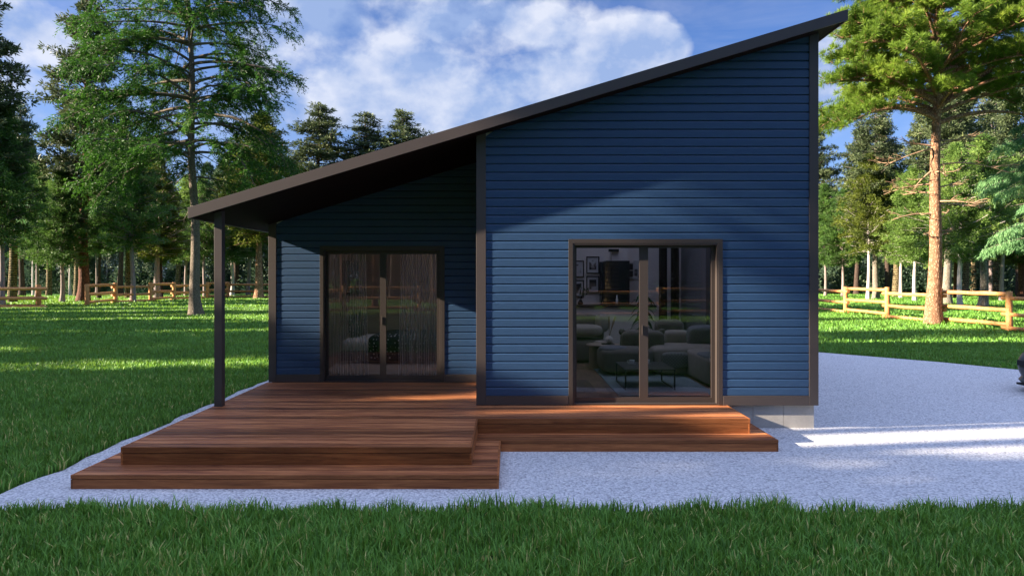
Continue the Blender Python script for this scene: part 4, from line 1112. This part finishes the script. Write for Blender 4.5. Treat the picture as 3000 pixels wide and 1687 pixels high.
def at(px, Y): return (gx(px, Y), Y)
NEAR = [
 # key, px, Y, scale, label, name, bark, fol, sz, thick
 ('bushyA', 5, 49.8, 1.25, 'bushy green conifer cut by the left edge above the doubled log rails', 'conifer_tree', 'purple', 'bushy', 1.2, 0.9),
 ('bushyB', 182, 55.0, 1.08, 'small dark conifer with purple-grey stem in the gap between the two log fences', 'conifer_tree', 'purple', 'bushy', 0.88, 0.95),
 ('bushyC', 389, 55.7, 1.2, 'dense round-topped conifer rising behind the second post of the long fence', 'conifer_tree', 'purple', 'bushy', 1.1, 1.0),
 ('bushyA', 462, 63.8, 1.2, 'olive-tipped conifer with a twin purple stem just left of the bare cedar trunk', 'conifer_tree', 'purple', 'olive', 1.08, 1.4),
 ('bushyB', 470, 66.0, 0.9, 'slim dark-stemmed conifer hidden mostly behind the bare cedar trunk', 'conifer_tree', 'dark', 'bushy', 1.0, 1.2),
 ('spruceA', 243, 57.0, 1.25, 'tall ragged grey-green spruce with red-brown trunk beside the fence opening', 'spruce_tree', 'red', 'spruce', 1.16, 1.1),
 ('spruceB', -62, 50.0, 1.25, 'dark tall spruce whose branches reach in at the top left corner', 'spruce_tree', 'dark', 'spruce', 1.12, 1.0),
 ('palm', 37, 55.0, 1.0, 'ringed palm-like trunk behind the doubled log rails', 'palm_tree', None, None, 1.0, 1.0),
 ('palm', 143, 76.0, 0.95, 'distant ringed trunk left of the small dark conifer stem', 'palm_tree', None, None, 1.0, 1.0),
 ('palm', 225, 71.0, 1.0, 'ringed pale trunk touching the red-brown spruce trunk', 'palm_tree', None, None, 1.0, 1.0),
 ('palm', 376, 66.0, 0.9, 'ringed trunk half hidden by the stem of the round-topped conifer', 'palm_tree', None, None, 1.0, 1.0),
 ('palm', 521, 76.0, 0.9, 'ringed trunk just left of the foot of the bare cedar', 'palm_tree', None, None, 1.0, 1.0),
 ('spruceC', 64, 74.0, 0.85, 'dark purple-brown trunk deep in the wood above the doubled rails', 'spruce_tree', 'dark', 'forest', 0.95, 1.0),
 ('bushyA', 98, 73.0, 0.8, 'thin pale stem deep in the wood at left', 'conifer_tree', 'white', 'bushy', 1.25, 0.9),
 ('bushyB', 206, 75.0, 0.8, 'thin pale stem just left of the ringed pale trunk', 'conifer_tree', 'white', 'bushy', 1.25, 0.9),
 ('bushyC', 283, 76.0, 0.85, 'slender purple stem behind the first bay of the long fence', 'conifer_tree', 'purple', 'bushy', 1.2, 0.9),
 ('bushyA', 312, 88.0, 0.8, 'thin white stem far behind the first bay of the long fence', 'conifer_tree', 'white', 'forest', 1.2, 0.8),
 ('spruceC', 353, 76.0, 0.9, 'thick dark trunk seen over the second post of the long fence', 'spruce_tree', 'dark', 'forest', 0.95, 1.0),
 ('bushyB', 680, 74.0, 1.0, 'twin pale stem framed between the porch post and the house wall', 'conifer_tree', 'white', 'bushy', 1.05, 1.2),
 ('bushyC', 727, 76.0, 1.0, 'grey stem in the middle of the gap between porch post and house', 'conifer_tree', 'purple', 'bushy', 1.05, 1.2),
 ('bushyA', 757, 63.8, 1.75, 'orange-trunked conifer with olive tufts rising over the porch roof', 'conifer_tree', 'orange', 'olive', 1.42, 1.2),
 ('spruceB', 690, 82.0, 1.3, 'pale grey-green spruce behind the orange-trunked conifer', 'spruce_tree', 'dark', 'spruce', 0.84, 1.0),
 ('spruceA', 933, 75.0, 1.6, 'grey-green spruce above the roof slope, tallest and leftmost of three', 'spruce_tree', 'dark', 'spruce', 0.94, 1.0),
 ('spruceB', 1060, 76.0, 1.7, 'grey-green spruce above the roof slope, middle of three', 'spruce_tree', 'dark', 'spruce', 0.92, 1.0),
 ('spruceC', 1185, 76.0, 1.45, 'grey-green spruce top just clearing the roof slope, nearest the gable', 'spruce_tree', 'dark', 'spruce', 0.93, 1.0),
 ('spruceC', 455, 92.0, 0.95, 'far grey spruce filling the gap left of the bare cedar trunk', 'spruce_tree', 'dark', 'spruce', 0.93, 1.0),
 ('bushyC', 600, 70.0, 1.0, 'leafy dark conifer filling the view just left of the porch post', 'conifer_tree', 'purple', 'bushy', 1.0, 1.0),
 # right side
 ('bushyB', 2418, 70.0, 1.05, 'dark conifer with thin stem right beside the house corner', 'conifer_tree', 'purple', 'bushy', 0.95, 0.8),
 ('bushyA', 2468, 68.0, 1.05, 'dark conifer with slim pinkish stem, second from the house corner', 'conifer_tree', 'purple', 'bushy', 0.9, 0.85),
 ('bushyC', 2543, 60.0, 1.02, 'olive conifer on a thin white stem between house and orange pine', 'conifer_tree', 'white', 'olive', 1.05, 0.9),
 ('spruceC', 2566, 60.6, 0.85, 'brown thick trunk right beside the thin white stem', 'spruce_tree', 'mossy', 'spruce', 0.8, 1.0),
 ('spruceB', 2510, 76.0, 0.95, 'dark trunked grey spruce behind the olive conifer', 'spruce_tree', 'dark', 'spruce', 0.9, 1.0),
 ('palm', 2626, 66.5, 1.1, 'sunlit ringed trunk with shaggy bark left of the orange pine', 'palm_tree', None, None, 0.95, 1.0),
 ('bushyB', 2680, 56.3, 1.12, 'fresh green conifer on a slim pale stem just left of the orange pine', 'conifer_tree', 'white', 'fresh', 0.92, 0.8),
 ('spruceC', 2775, 50.6, 0.9, 'thick lichen-grey trunk right behind the fence post beside the orange pine', 'spruce_tree', 'mossy', 'spruce', 0.95, 1.0),
 ('bushyA', 2814, 44.0, 0.92, 'fresh green conifer on a pinkish white stem right of the orange pine', 'conifer_tree', 'white', 'fresh', 0.88, 1.0),
 ('spruceB', 2804, 62.0, 0.9, 'brown trunk standing between the lichen-grey trunk and the pinkish stem', 'spruce_tree', 'red', 'spruce', 0.95, 1.0),
 ('bushyC', 2879, 45.8, 1.0, 'fresh green conifer on a thick greenish trunk near the last full fence bay', 'conifer_tree', 'mossy', 'fresh', 0.95, 1.6),
 ('palm', 2829, 72.0, 1.0, 'ringed trunk in shade behind the pinkish white stem', 'palm_tree', None, None, 1.0, 1.0),
 ('palm', 2851, 76.0, 0.95, 'darker ringed trunk left of the thick greenish trunk', 'palm_tree', None, None, 1.0, 1.0),
 ('palm', 2919, 74.0, 0.95, 'shaded ringed trunk right of the thick greenish trunk', 'palm_tree', None, None, 1.0, 1.0),
 ('spruceA', 2900, 76.0, 0.95, 'tall grey-green spruce above the right fence, purple-grey trunk', 'spruce_tree', 'purple', 'spruce', 1.1, 1.0),
 ('bushyA', 2941, 80.0, 0.8, 'thin bluish stem far back near the right edge', 'conifer_tree', 'purple', 'forest', 1.1, 0.8),
 ('bushyB', 2991, 62.0, 1.15, 'yellow-green conifer on a thick brown trunk at the right edge', 'conifer_tree', 'red', 'olive', 0.92, 1.7),
 ('spruceB', 2600, 82.0, 1.0, 'bluish grey spruce seen through the dead twigs of the pine', 'spruce_tree', 'dark', 'spruce', 1.0, 1.0),
 ('spruceA', 2705, 84.0, 1.0, 'grey spruce straight behind the orange pine trunk', 'spruce_tree', 'dark', 'spruce', 1.0, 1.0),
 ('spruceC', 2385, 80.0, 0.9, 'sparse dark spruce peeping out beside the upper house wall', 'spruce_tree', 'dark', 'spruce', 1.02, 1.0),
 ('spruceB', 2985, 70.0, 1.0, 'tall grey spruce behind the pine crown in the upper right corner', 'spruce_tree', 'dark', 'spruce', 1.18, 1.0),
 ('bushyC', 2740, 72.0, 1.0, 'shaded conifer filling the gap behind the fence right of the pine', 'conifer_tree', 'dark', 'bushy', 1.0, 1.0),
 ('bushyA', 2640, 64.0, 1.15, 'fresh green conifer standing over the shaggy ringed trunk', 'conifer_tree', 'white', 'fresh', 1.0, 0.8),
 ('bushyC', 2935, 57.0, 1.15, 'fresh green conifer above the last fence bay, behind the weeping cedar boughs', 'conifer_tree', 'purple', 'fresh', 1.05, 0.9),
 ('bushyB', 2755, 60.0, 1.1, 'light green conifer right behind the orange pine trunk', 'conifer_tree', 'purple', 'fresh', 1.12, 0.9),
 ('bushyC', 290, 64.0, 1.15, 'dark conifer between the red-brown spruce and the round-topped conifer', 'conifer_tree', 'dark', 'bushy', 1.1, 0.9),
 ('bushyA', 108, 64.0, 1.1, 'dark conifer filling the gap right of the left-edge conifer', 'conifer_tree', 'purple', 'bushy', 1.05, 0.9),
 ('bushyB', 545, 72.0, 1.15, 'green conifer seen just right of the bare cedar stem', 'conifer_tree', 'purple', 'fresh', 1.05, 0.9),
]
GRP = {'conifer_tree': 'bushy conifers behind the fences', 'spruce_tree': 'tall spruces behind the fences', 'palm_tree': 'ringed palm-like trunks in the wood'}
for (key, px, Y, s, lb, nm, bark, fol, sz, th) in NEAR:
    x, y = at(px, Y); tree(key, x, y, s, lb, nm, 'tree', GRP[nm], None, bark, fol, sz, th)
tree('weeping', gx(3245, 31.0), 31.0, 1.0, 'weeping blue-green cedar reaching in from the right edge', 'weeping_cedar', 'tree', None, 0.0)

# trees standing left of the view (they shade the lawn and the wall) and behind the viewer (mirrored in the panes)
SIDE = 'evergreen trees standing outside the view to the left'
LB = 'evergreen standing left of the view that shades lawn and house wall'
SH = [('bushyA', -26, 4.9, .86, .875), ('bushyB', -27, 7.2, .88, .845), ('bushyC', -25.5, 9.6, .84, .80), ('bushyA', -27.5, 12.0, .9, .84), ('bushyC', -24.2, 6.4, .80, .79), ('bushyA', -24, 8.5, .8, .745), ('bushyB', -24, 11.0, .8, .76), ('bushyB', -30, 15.5, .9, .95), ('bushyC', -33, 20.5, .9, 1.0), ('bushyA', -34, 27, .9, 1.0),
      ('spruceC', -22, 4.9, 1.0, 1.26), ('spruceC', -21.5, 5.9, .9, 1.42), ('spruceC', -22.5, 8.2, 1.0, 1.33), ('spruceB', -23, 11.6, 1.0, 1.84), ('bushyA', -38, 21.5, 1.0, .95), ('bushyB', -37, 25, 1.0, .95), ('bushyC', -40, 29, 1.0, .85), ('bushyA', -39, 33, .9, .72), ('bushyB', -42, 37, .9, .72), ('bushyC', -44, 41.5, 1.0, .8), ('bushyB', -47, 46, 1.0, .8), ('spruceA', -40, 17, 1.0, 1.2),
      ('bushyA', -20, 1.0, 1.25, 1.3), ('bushyB', -24, 2.4, 1.27, 1.35), ('bushyC', -26, 1.2, 1.27, 1.4), ('bushyB', -22, -2.4, 1.3, 1.35), ('bushyC', -19, -4.5, 1.3, 1.3), ('bushyA', -28, -1.6, 1.3, 1.4), ('bushyA', -28, -5.0, 1.3, 1.4), ('bushyC', -24, -8.5, 1.3, 1.4),
      ('bushyB', -22, -12, 1.3, 1.4), ('bushyA', -26, -15.5, 1.3, 1.4), ('bushyC', -20, -8.2, 1.2, 1.3), ('spruceB', -30, -2, 1.0, 1.1), ('spruceA', -40, 26, 1.0, 1.0), ('spruceB', -46, 36, 1.0, 1.0)]
for (k, x, y, s, sz) in SH:
    tree(k, x, y, s, LB, 'conifer_tree' if 'bushy' in k else 'spruce_tree', 'tree', SIDE, None, None, None, sz)
BK = 'evergreen trees mirrored in the door glass'
for (k, x, y, s, b) in [('palm', 4.6, -20.5, 1.3, None), ('palm', 6.6, -24, 1.4, None), ('bushyA', -3, -21, 1.0, 'white'), ('bushyC', 12, -22, 1.0, 'orange'), ('bushyB', -9, -22, 1.05, 'red'), ('bushyA', 1, -26, 1.2, 'orange'), ('bushyC', 17, -27, 1.2, None), ('bushyB', -16, -25, 1.2, None),
                        ('spruceA', 9, -30, 1.0, None), ('spruceB', -6, -31, 1.0, None), ('spruceC', 2.5, -34, 1.0, None), ('spruceA', -14, -34, 1.0, None), ('spruceB', 16, -36, 1.0, None), ('bushyA', 7, -37, 1.3, None), ('bushyB', -1, -39, 1.3, None), ('bushyC', -11, -40, 1.3, None), ('bushyA', 24, -34, 1.3, None)]:
    tree(k, x, y, s, 'evergreen behind the viewer, mirrored dimly in the door glass', 'palm_tree' if k == 'palm' else ('conifer_tree' if 'bushy' in k else 'spruce_tree'), 'tree', BK, None, b)

# far wood that reads as one mass
def forest():
    rng = np.random.default_rng(77); lv = Leaves(rng)
    spots = []
    for i in range(150):
        x = rng.uniform(-100, 100); y = rng.uniform(86, 118); spots.append((x, y, rng.uniform(9, 17)))
    for i in range(90):
        x = rng.uniform(-85, 85); y = rng.uniform(80, 90); spots.append((x, y, rng.uniform(2.5, 7)))
    for i in range(50): spots.append((rng.uniform(-120, -84), rng.uniform(15, 110), rng.uniform(6, 10)))
    for i in range(34): spots.append((rng.uniform(50, 100), rng.uniform(20, 90), rng.uniform(8, 16)))
    for i in range(150): spots.append((rng.uniform(-60, 60), rng.uniform(-75, -43), rng.uniform(9, 19)))
    for (x, y, h) in spots:
        n = int(700 + 260*h); R = h*0.22 + 1.3
        t = rng.random(n)**0.8; az = rng.random(n)*6.283; rr = R*(1-t)**0.75*rng.uniform(0.55, 1.05, n)*(1+0.25*np.sin(az*3+t*9+x))
        b = np.stack([x+rr*np.cos(az), y+rr*np.sin(az), 0.15+t*h], 1)
        d = np.stack([np.cos(az), np.sin(az), rng.normal(.25, .5, n)], 1)+rng.normal(0, .4, (n, 3))
        lv.add(b, d, rng.uniform(.32, .62, n), rng.uniform(.12, .2, n), np.clip(rng.normal(.4, .2)+rng.normal(0, .15, n), 0, 1))
    me = lv.build('forest', FOL['forest'])
    tag(link('forest', me), 'dark wood of conifers closing the view all round', 'wood', None, 'stuff')
forest()
# ================================================================== GRASS
def in_poly(x, y, poly):
    ins = np.zeros(len(x), dtype=bool); n = len(poly)
    for i in range(n):
        xa, ya = poly[i]; xb, yb = poly[(i+1) % n]
        if ya == yb: continue
        c = ((ya > y) != (yb > y)) & (x < (xb-xa)*(y-ya)/(yb-ya)+xa)
        ins ^= c
    return ins
def grass():
    rng = np.random.default_rng(5)
    P = []; Hh = []; Ww = []
    def region(x0, x1, y0, y1, dens, h, w, keep=None, tuft=0.35):
        n = int((x1-x0)*(y1-y0)*dens)
        x = rng.uniform(x0, x1, n); y = rng.uniform(y0, y1, n)
        k = ~in_poly(x, y, GRAVEL)
        if keep is not None: k &= keep(x, y)
        x, y = x[k], y[k]
        f = 0.5+0.5*np.sin(x*2.3+1.7*np.sin(y*1.9))*np.sin(y*2.7+1.3*np.sin(x*1.4))
        f2 = 0.5+0.5*np.sin(x*9.1+2*np.sin(y*7.3))*np.sin(y*8.7)
        P.append(np.stack([x, y], 1)); Hh.append(h*rng.uniform(0.45, 1.15, len(x))*(1-tuft+tuft*(f+f2))); Ww.append(w*rng.uniform(.7, 1.3, len(x)))
    fr = lambda x, y: np.abs(x) < 0.80*y + 1.6
    region(-7.2, 9.2, 3.9, 6.58, 2700, 0.140, 0.0115, fr, 0.5)
    region(-11.5, -4.9, 6.3, 10.0, 1700, 0.14, 0.0135, lambda x, y: fr(x, y) & (x < -4.9))
    region(-15, -4.8, 10.0, 15.0, 1100, 0.12, 0.016, lambda x, y: fr(x, y) & (x < -4.8))
    region(-21, -4.4, 15.0, 24.0, 420, 0.11, 0.026, lambda x, y: fr(x, y) & (x < -0.33*y))
    region(-38, -7.0, 24.0, 47.0, 110, 0.12, 0.05, lambda x, y: fr(x, y) & (x < -0.33*y) & ~((np.abs(y - 45.3-(x+29)*.048) < 0.3) & (rng.random(len(x)) < .8)))
    region(-55, -14.0, 47.0, 72.0, 34, 0.17, 0.10, lambda x, y: fr(x, y) & (x < -0.31*y))
    region(8.5, 22, 13.0, 22.0, 520, 0.11, 0.024, fr)
    region(5.0, 30, 21.5, 42.0, 130, 0.13, 0.045, lambda x, y: fr(x, y) & (x > 0.25*y))
    region(8.0, 60, 41.0, 76.0, 46, 0.24, 0.075, lambda x, y: fr(x, y) & (x > 0.25*y))
    region(19.0, 40, 28.0, 41.0, 60, 0.24, 0.07, fr)
    region(-16, 20, -17.0, -2.0, 60, 0.12, 0.06)
    p = np.concatenate(P); h = np.concatenate(Hh)[:, None]; w = np.concatenate(Ww)[:, None]; n = len(p)
    az = rng.uniform(0, 6.283, n); bend = rng.uniform(0.15, 0.75, n)[:, None]
    d = np.stack([np.cos(az), np.sin(az)], 1); s3 = np.concatenate([np.stack([-np.sin(az), np.cos(az)], 1), np.zeros((n, 1))], 1)
    rl = rng.uniform(-.7, .7, n); c_, s_ = np.cos(rl)[:, None], np.sin(rl)[:, None]
    s3 = s3*c_ + np.concatenate([d, np.zeros((n, 1))], 1)*s_
    b = np.concatenate([p, np.full((n, 1), -0.012)], 1)
    up = np.array([0, 0, 1.0]); d3 = np.concatenate([d, np.zeros((n, 1))], 1)
    m = b + up*h*0.55 + d3*h*bend*0.22
    t = b + up*h*(1.0-0.25*bend) + d3*h*bend*0.85
    v = np.stack([b-s3*w*.5, b+s3*w*.5, m-s3*w*.42, m+s3*w*.42, t-s3*w*.06, t+s3*w*.06], 1).reshape(-1, 3)
    base = (np.arange(n)*6)[:, None]
    q = np.concatenate([base+np.array([[0, 1, 3, 2]]), base+np.array([[2, 3, 5, 4]])], 1).reshape(-1, 4)
    tn = np.clip(rng.normal(0.46, 0.30, n), 0, 0.95); tn[rng.random(n) < 0.05] = 1.15
    tn = np.where(w[:, 0] > 0.018, tn*0.72, tn)
    me = np_mesh('grass', v, q, np.repeat(tn, 2), M['grass'], True)
    print('grass blades', n)
    tag(link('grass', me), 'long green grass of the lawn', 'grass', None, 'stuff')
grass()

# ================================================================== SKY, SUN, CAMERA
wd = bpy.data.worlds.new('World'); SC.world = wd; wd.use_nodes = True
nt = wd.node_tree; nd = nt.nodes; nd.clear()
class W(NT):
    def __init__(self): self.n = nt.nodes; self.l = nt.links
w = W()
out = nd.new('ShaderNodeOutputWorld'); bg = nd.new('ShaderNodeBackground'); nt.links.new(bg.outputs[0], out.inputs[0])
sky = nd.new('ShaderNodeTexSky'); sky.sky_type = 'NISHITA'; sky.sun_disc = False
sky.sun_elevation = math.asin(SUN.z); sky.sun_rotation = math.atan2(SUN.x, SUN.y)
sky.air_density = 1.0; sky.dust_density = 0.3; sky.ozone_density = 2.2; sky.altitude = 200
tc = nd.new('ShaderNodeTexCoord'); dirv = tc.outputs['Generated']
sp = w.add('ShaderNodeSeparateXYZ'); w.li(dirv, sp.inputs[0])
def blob(px, py, rx, ry, soft=1.0):
    """soft elliptical patch of cloud cover round the direction the photo shows at (px, py)"""
    c = Vector(((px-VX)/F_PX, 1.0, (VY-py)/F_PX)).normalized()
    s = w.add('ShaderNodeVectorMath', operation='SUBTRACT'); w.li(dirv, s.inputs[0]); s.inputs[1].default_value = c
    m = w.add('ShaderNodeVectorMath', operation='MULTIPLY'); w.li(s.outputs[0], m.inputs[0]); m.inputs[1].default_value = (F_PX/rx, F_PX/max(rx, ry), F_PX/ry)
    l = w.add('ShaderNodeVectorMath', operation='LENGTH'); w.li(m.outputs[0], l.inputs[0])
    return w.math('SUBTRACT', 1.0, w.math('MULTIPLY', l.outputs['Value'], l.outputs['Value']), clamp=True)
cover = None
for bl in ((1150, 230, 420, 190), (1420, 60, 480, 120), (1880, 130, 150, 90), (1400, 330, 420, 130), (1640, 260, 360, 140), (1050, 300, 260, 130), (930, 60, 260, 130), (60, 60, 340, 110), (780, 150, 160, 130), (2440, 210, 170, 190), (-500, 300, 500, 200), (3600, 100, 600, 240)):
    b = blob(*bl); cover = b if cover is None else w.math('MAXIMUM', cover, b)
def sc(v, loc=(0, 0, 0)):
    mp = w.add('ShaderNodeMapping'); mp.inputs['Scale'].default_value = v; mp.inputs['Location'].default_value = loc; w.li(dirv, mp.inputs['Vector']); return mp.outputs['Vector']
def puffs(loc):
    a = w.noise(sc((1, 1, 1.35), loc), 4.6, 10, 0.54, 0.0); b = w.noise(sc((1, 1, 1.3), loc), 13.0, 7, 0.55, 0.0)
    return w.math('ADD', w.math('MULTIPLY', a, 0.74), w.math('MULTIPLY', b, 0.26))
n1 = puffs((0.13, 0, 0.3)); n1b = puffs((0.13-0.030, 0, 0.3+0.045)); n2 = w.noise(sc((1, 1, 1.5)), 3.0, 4, 0.5, 0.2)
raw = w.math('ADD', w.math('ADD', w.math('MULTIPLY', cover, 0.42), w.math('MULTIPLY', blob(1885, 140, 190, 120), 0.34)), w.math('MULTIPLY', w.math('SUBTRACT', n1, 0.5), 1.9))
dens = w.math('MULTIPLY', w.math('SUBTRACT', raw, 0.20), 4.6, clamp=True)
wisp = w.math('MULTIPLY', w.math('SUBTRACT', w.noise(sc((1, 1, 2.6)), 4.0, 8, 0.62, 0.6), 0.38), 1.5, clamp=True)
dens = w.math('MAXIMUM', dens, w.math('MULTIPLY', wisp, 0.62))
edge = w.math('MULTIPLY', w.math('SUBTRACT', n1, n1b), 7.0)
core_ = w.math('MULTIPLY', w.math('SUBTRACT', raw, 0.42), -0.9)
shade = w.math('ADD', 0.34, w.math('ADD', edge, core_), clamp=True)
CLOUD_A, CLOUD_B = (1.2, 1.65, 2.7), (2.75, 2.9, 3.35)
cl = w.mix(shade, CLOUD_A, CLOUD_B)
skyc = w.mix(1.0, sky.outputs[0], (0.30, 0.385, 0.60), 'MULTIPLY')
low = w.math('MULTIPLY', w.math('SUBTRACT', 0.34, sp.outputs['Z']), 2.6, clamp=True)          # paler air towards the horizon
left = w.math('MULTIPLY', w.math('SUBTRACT', 0.15, sp.outputs['X']), 1.6, clamp=True)
skyc = w.mix(w.math('MULTIPLY', low, w.math('ADD', 0.25, w.math('MULTIPLY', left, 0.65))), skyc, (1.45, 1.95, 3.05))
col = w.mix(w.math('MULTIPLY', dens, 0.92), skyc, cl)
high = w.math('MULTIPLY', w.math('SUBTRACT', w.math('ADD', sp.outputs['Z'], w.math('MULTIPLY', n2, 0.25)), 0.72), 4.0, clamp=True)   # unseen bright veil added high overhead to lift the shaded areas
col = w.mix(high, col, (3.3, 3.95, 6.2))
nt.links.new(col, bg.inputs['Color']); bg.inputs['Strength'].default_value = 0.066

sun = bpy.data.lights.new('Sun', 'SUN'); sun.energy = 5.0; sun.angle = rad(0.6); sun.color = (1.0, 0.86, 0.68)
so_ = bpy.data.objects.new('Sun', sun); COL.objects.link(so_); so_.location = (-40, -6, 30)
so_.rotation_euler = (-SUN).to_track_quat('-Z', 'Y').to_euler()

cam = bpy.data.cameras.new('Camera'); cam.lens = 24.0; cam.sensor_width = 36.0; cam.sensor_fit = 'HORIZONTAL'
cam.shift_x = (1500-VX)/3000.0; cam.shift_y = -(843.5-VY)/3000.0
cam.clip_start = 0.05; cam.clip_end = 2000.0
co = bpy.data.objects.new('Camera', cam); COL.objects.link(co); co.location = (0, 0, CAM_H); co.rotation_euler = (rad(90), 0, 0)
SC.camera = co

SC.render.engine = 'CYCLES'
SC.view_settings.view_transform = 'Standard'; SC.view_settings.look = 'None'; SC.view_settings.gamma = 1.0; SC.view_settings.exposure = 2.2
SC.cycles.use_denoising = True
SC.cycles.max_bounces = 8; SC.cycles.diffuse_bounces = 3; SC.cycles.glossy_bounces = 4; SC.cycles.transparent_max_bounces = 16
SC.cycles.caustics_reflective = False; SC.cycles.caustics_refractive = False
for o in list(SC.objects):
    if o.get('_world') is not None: del o['_world']
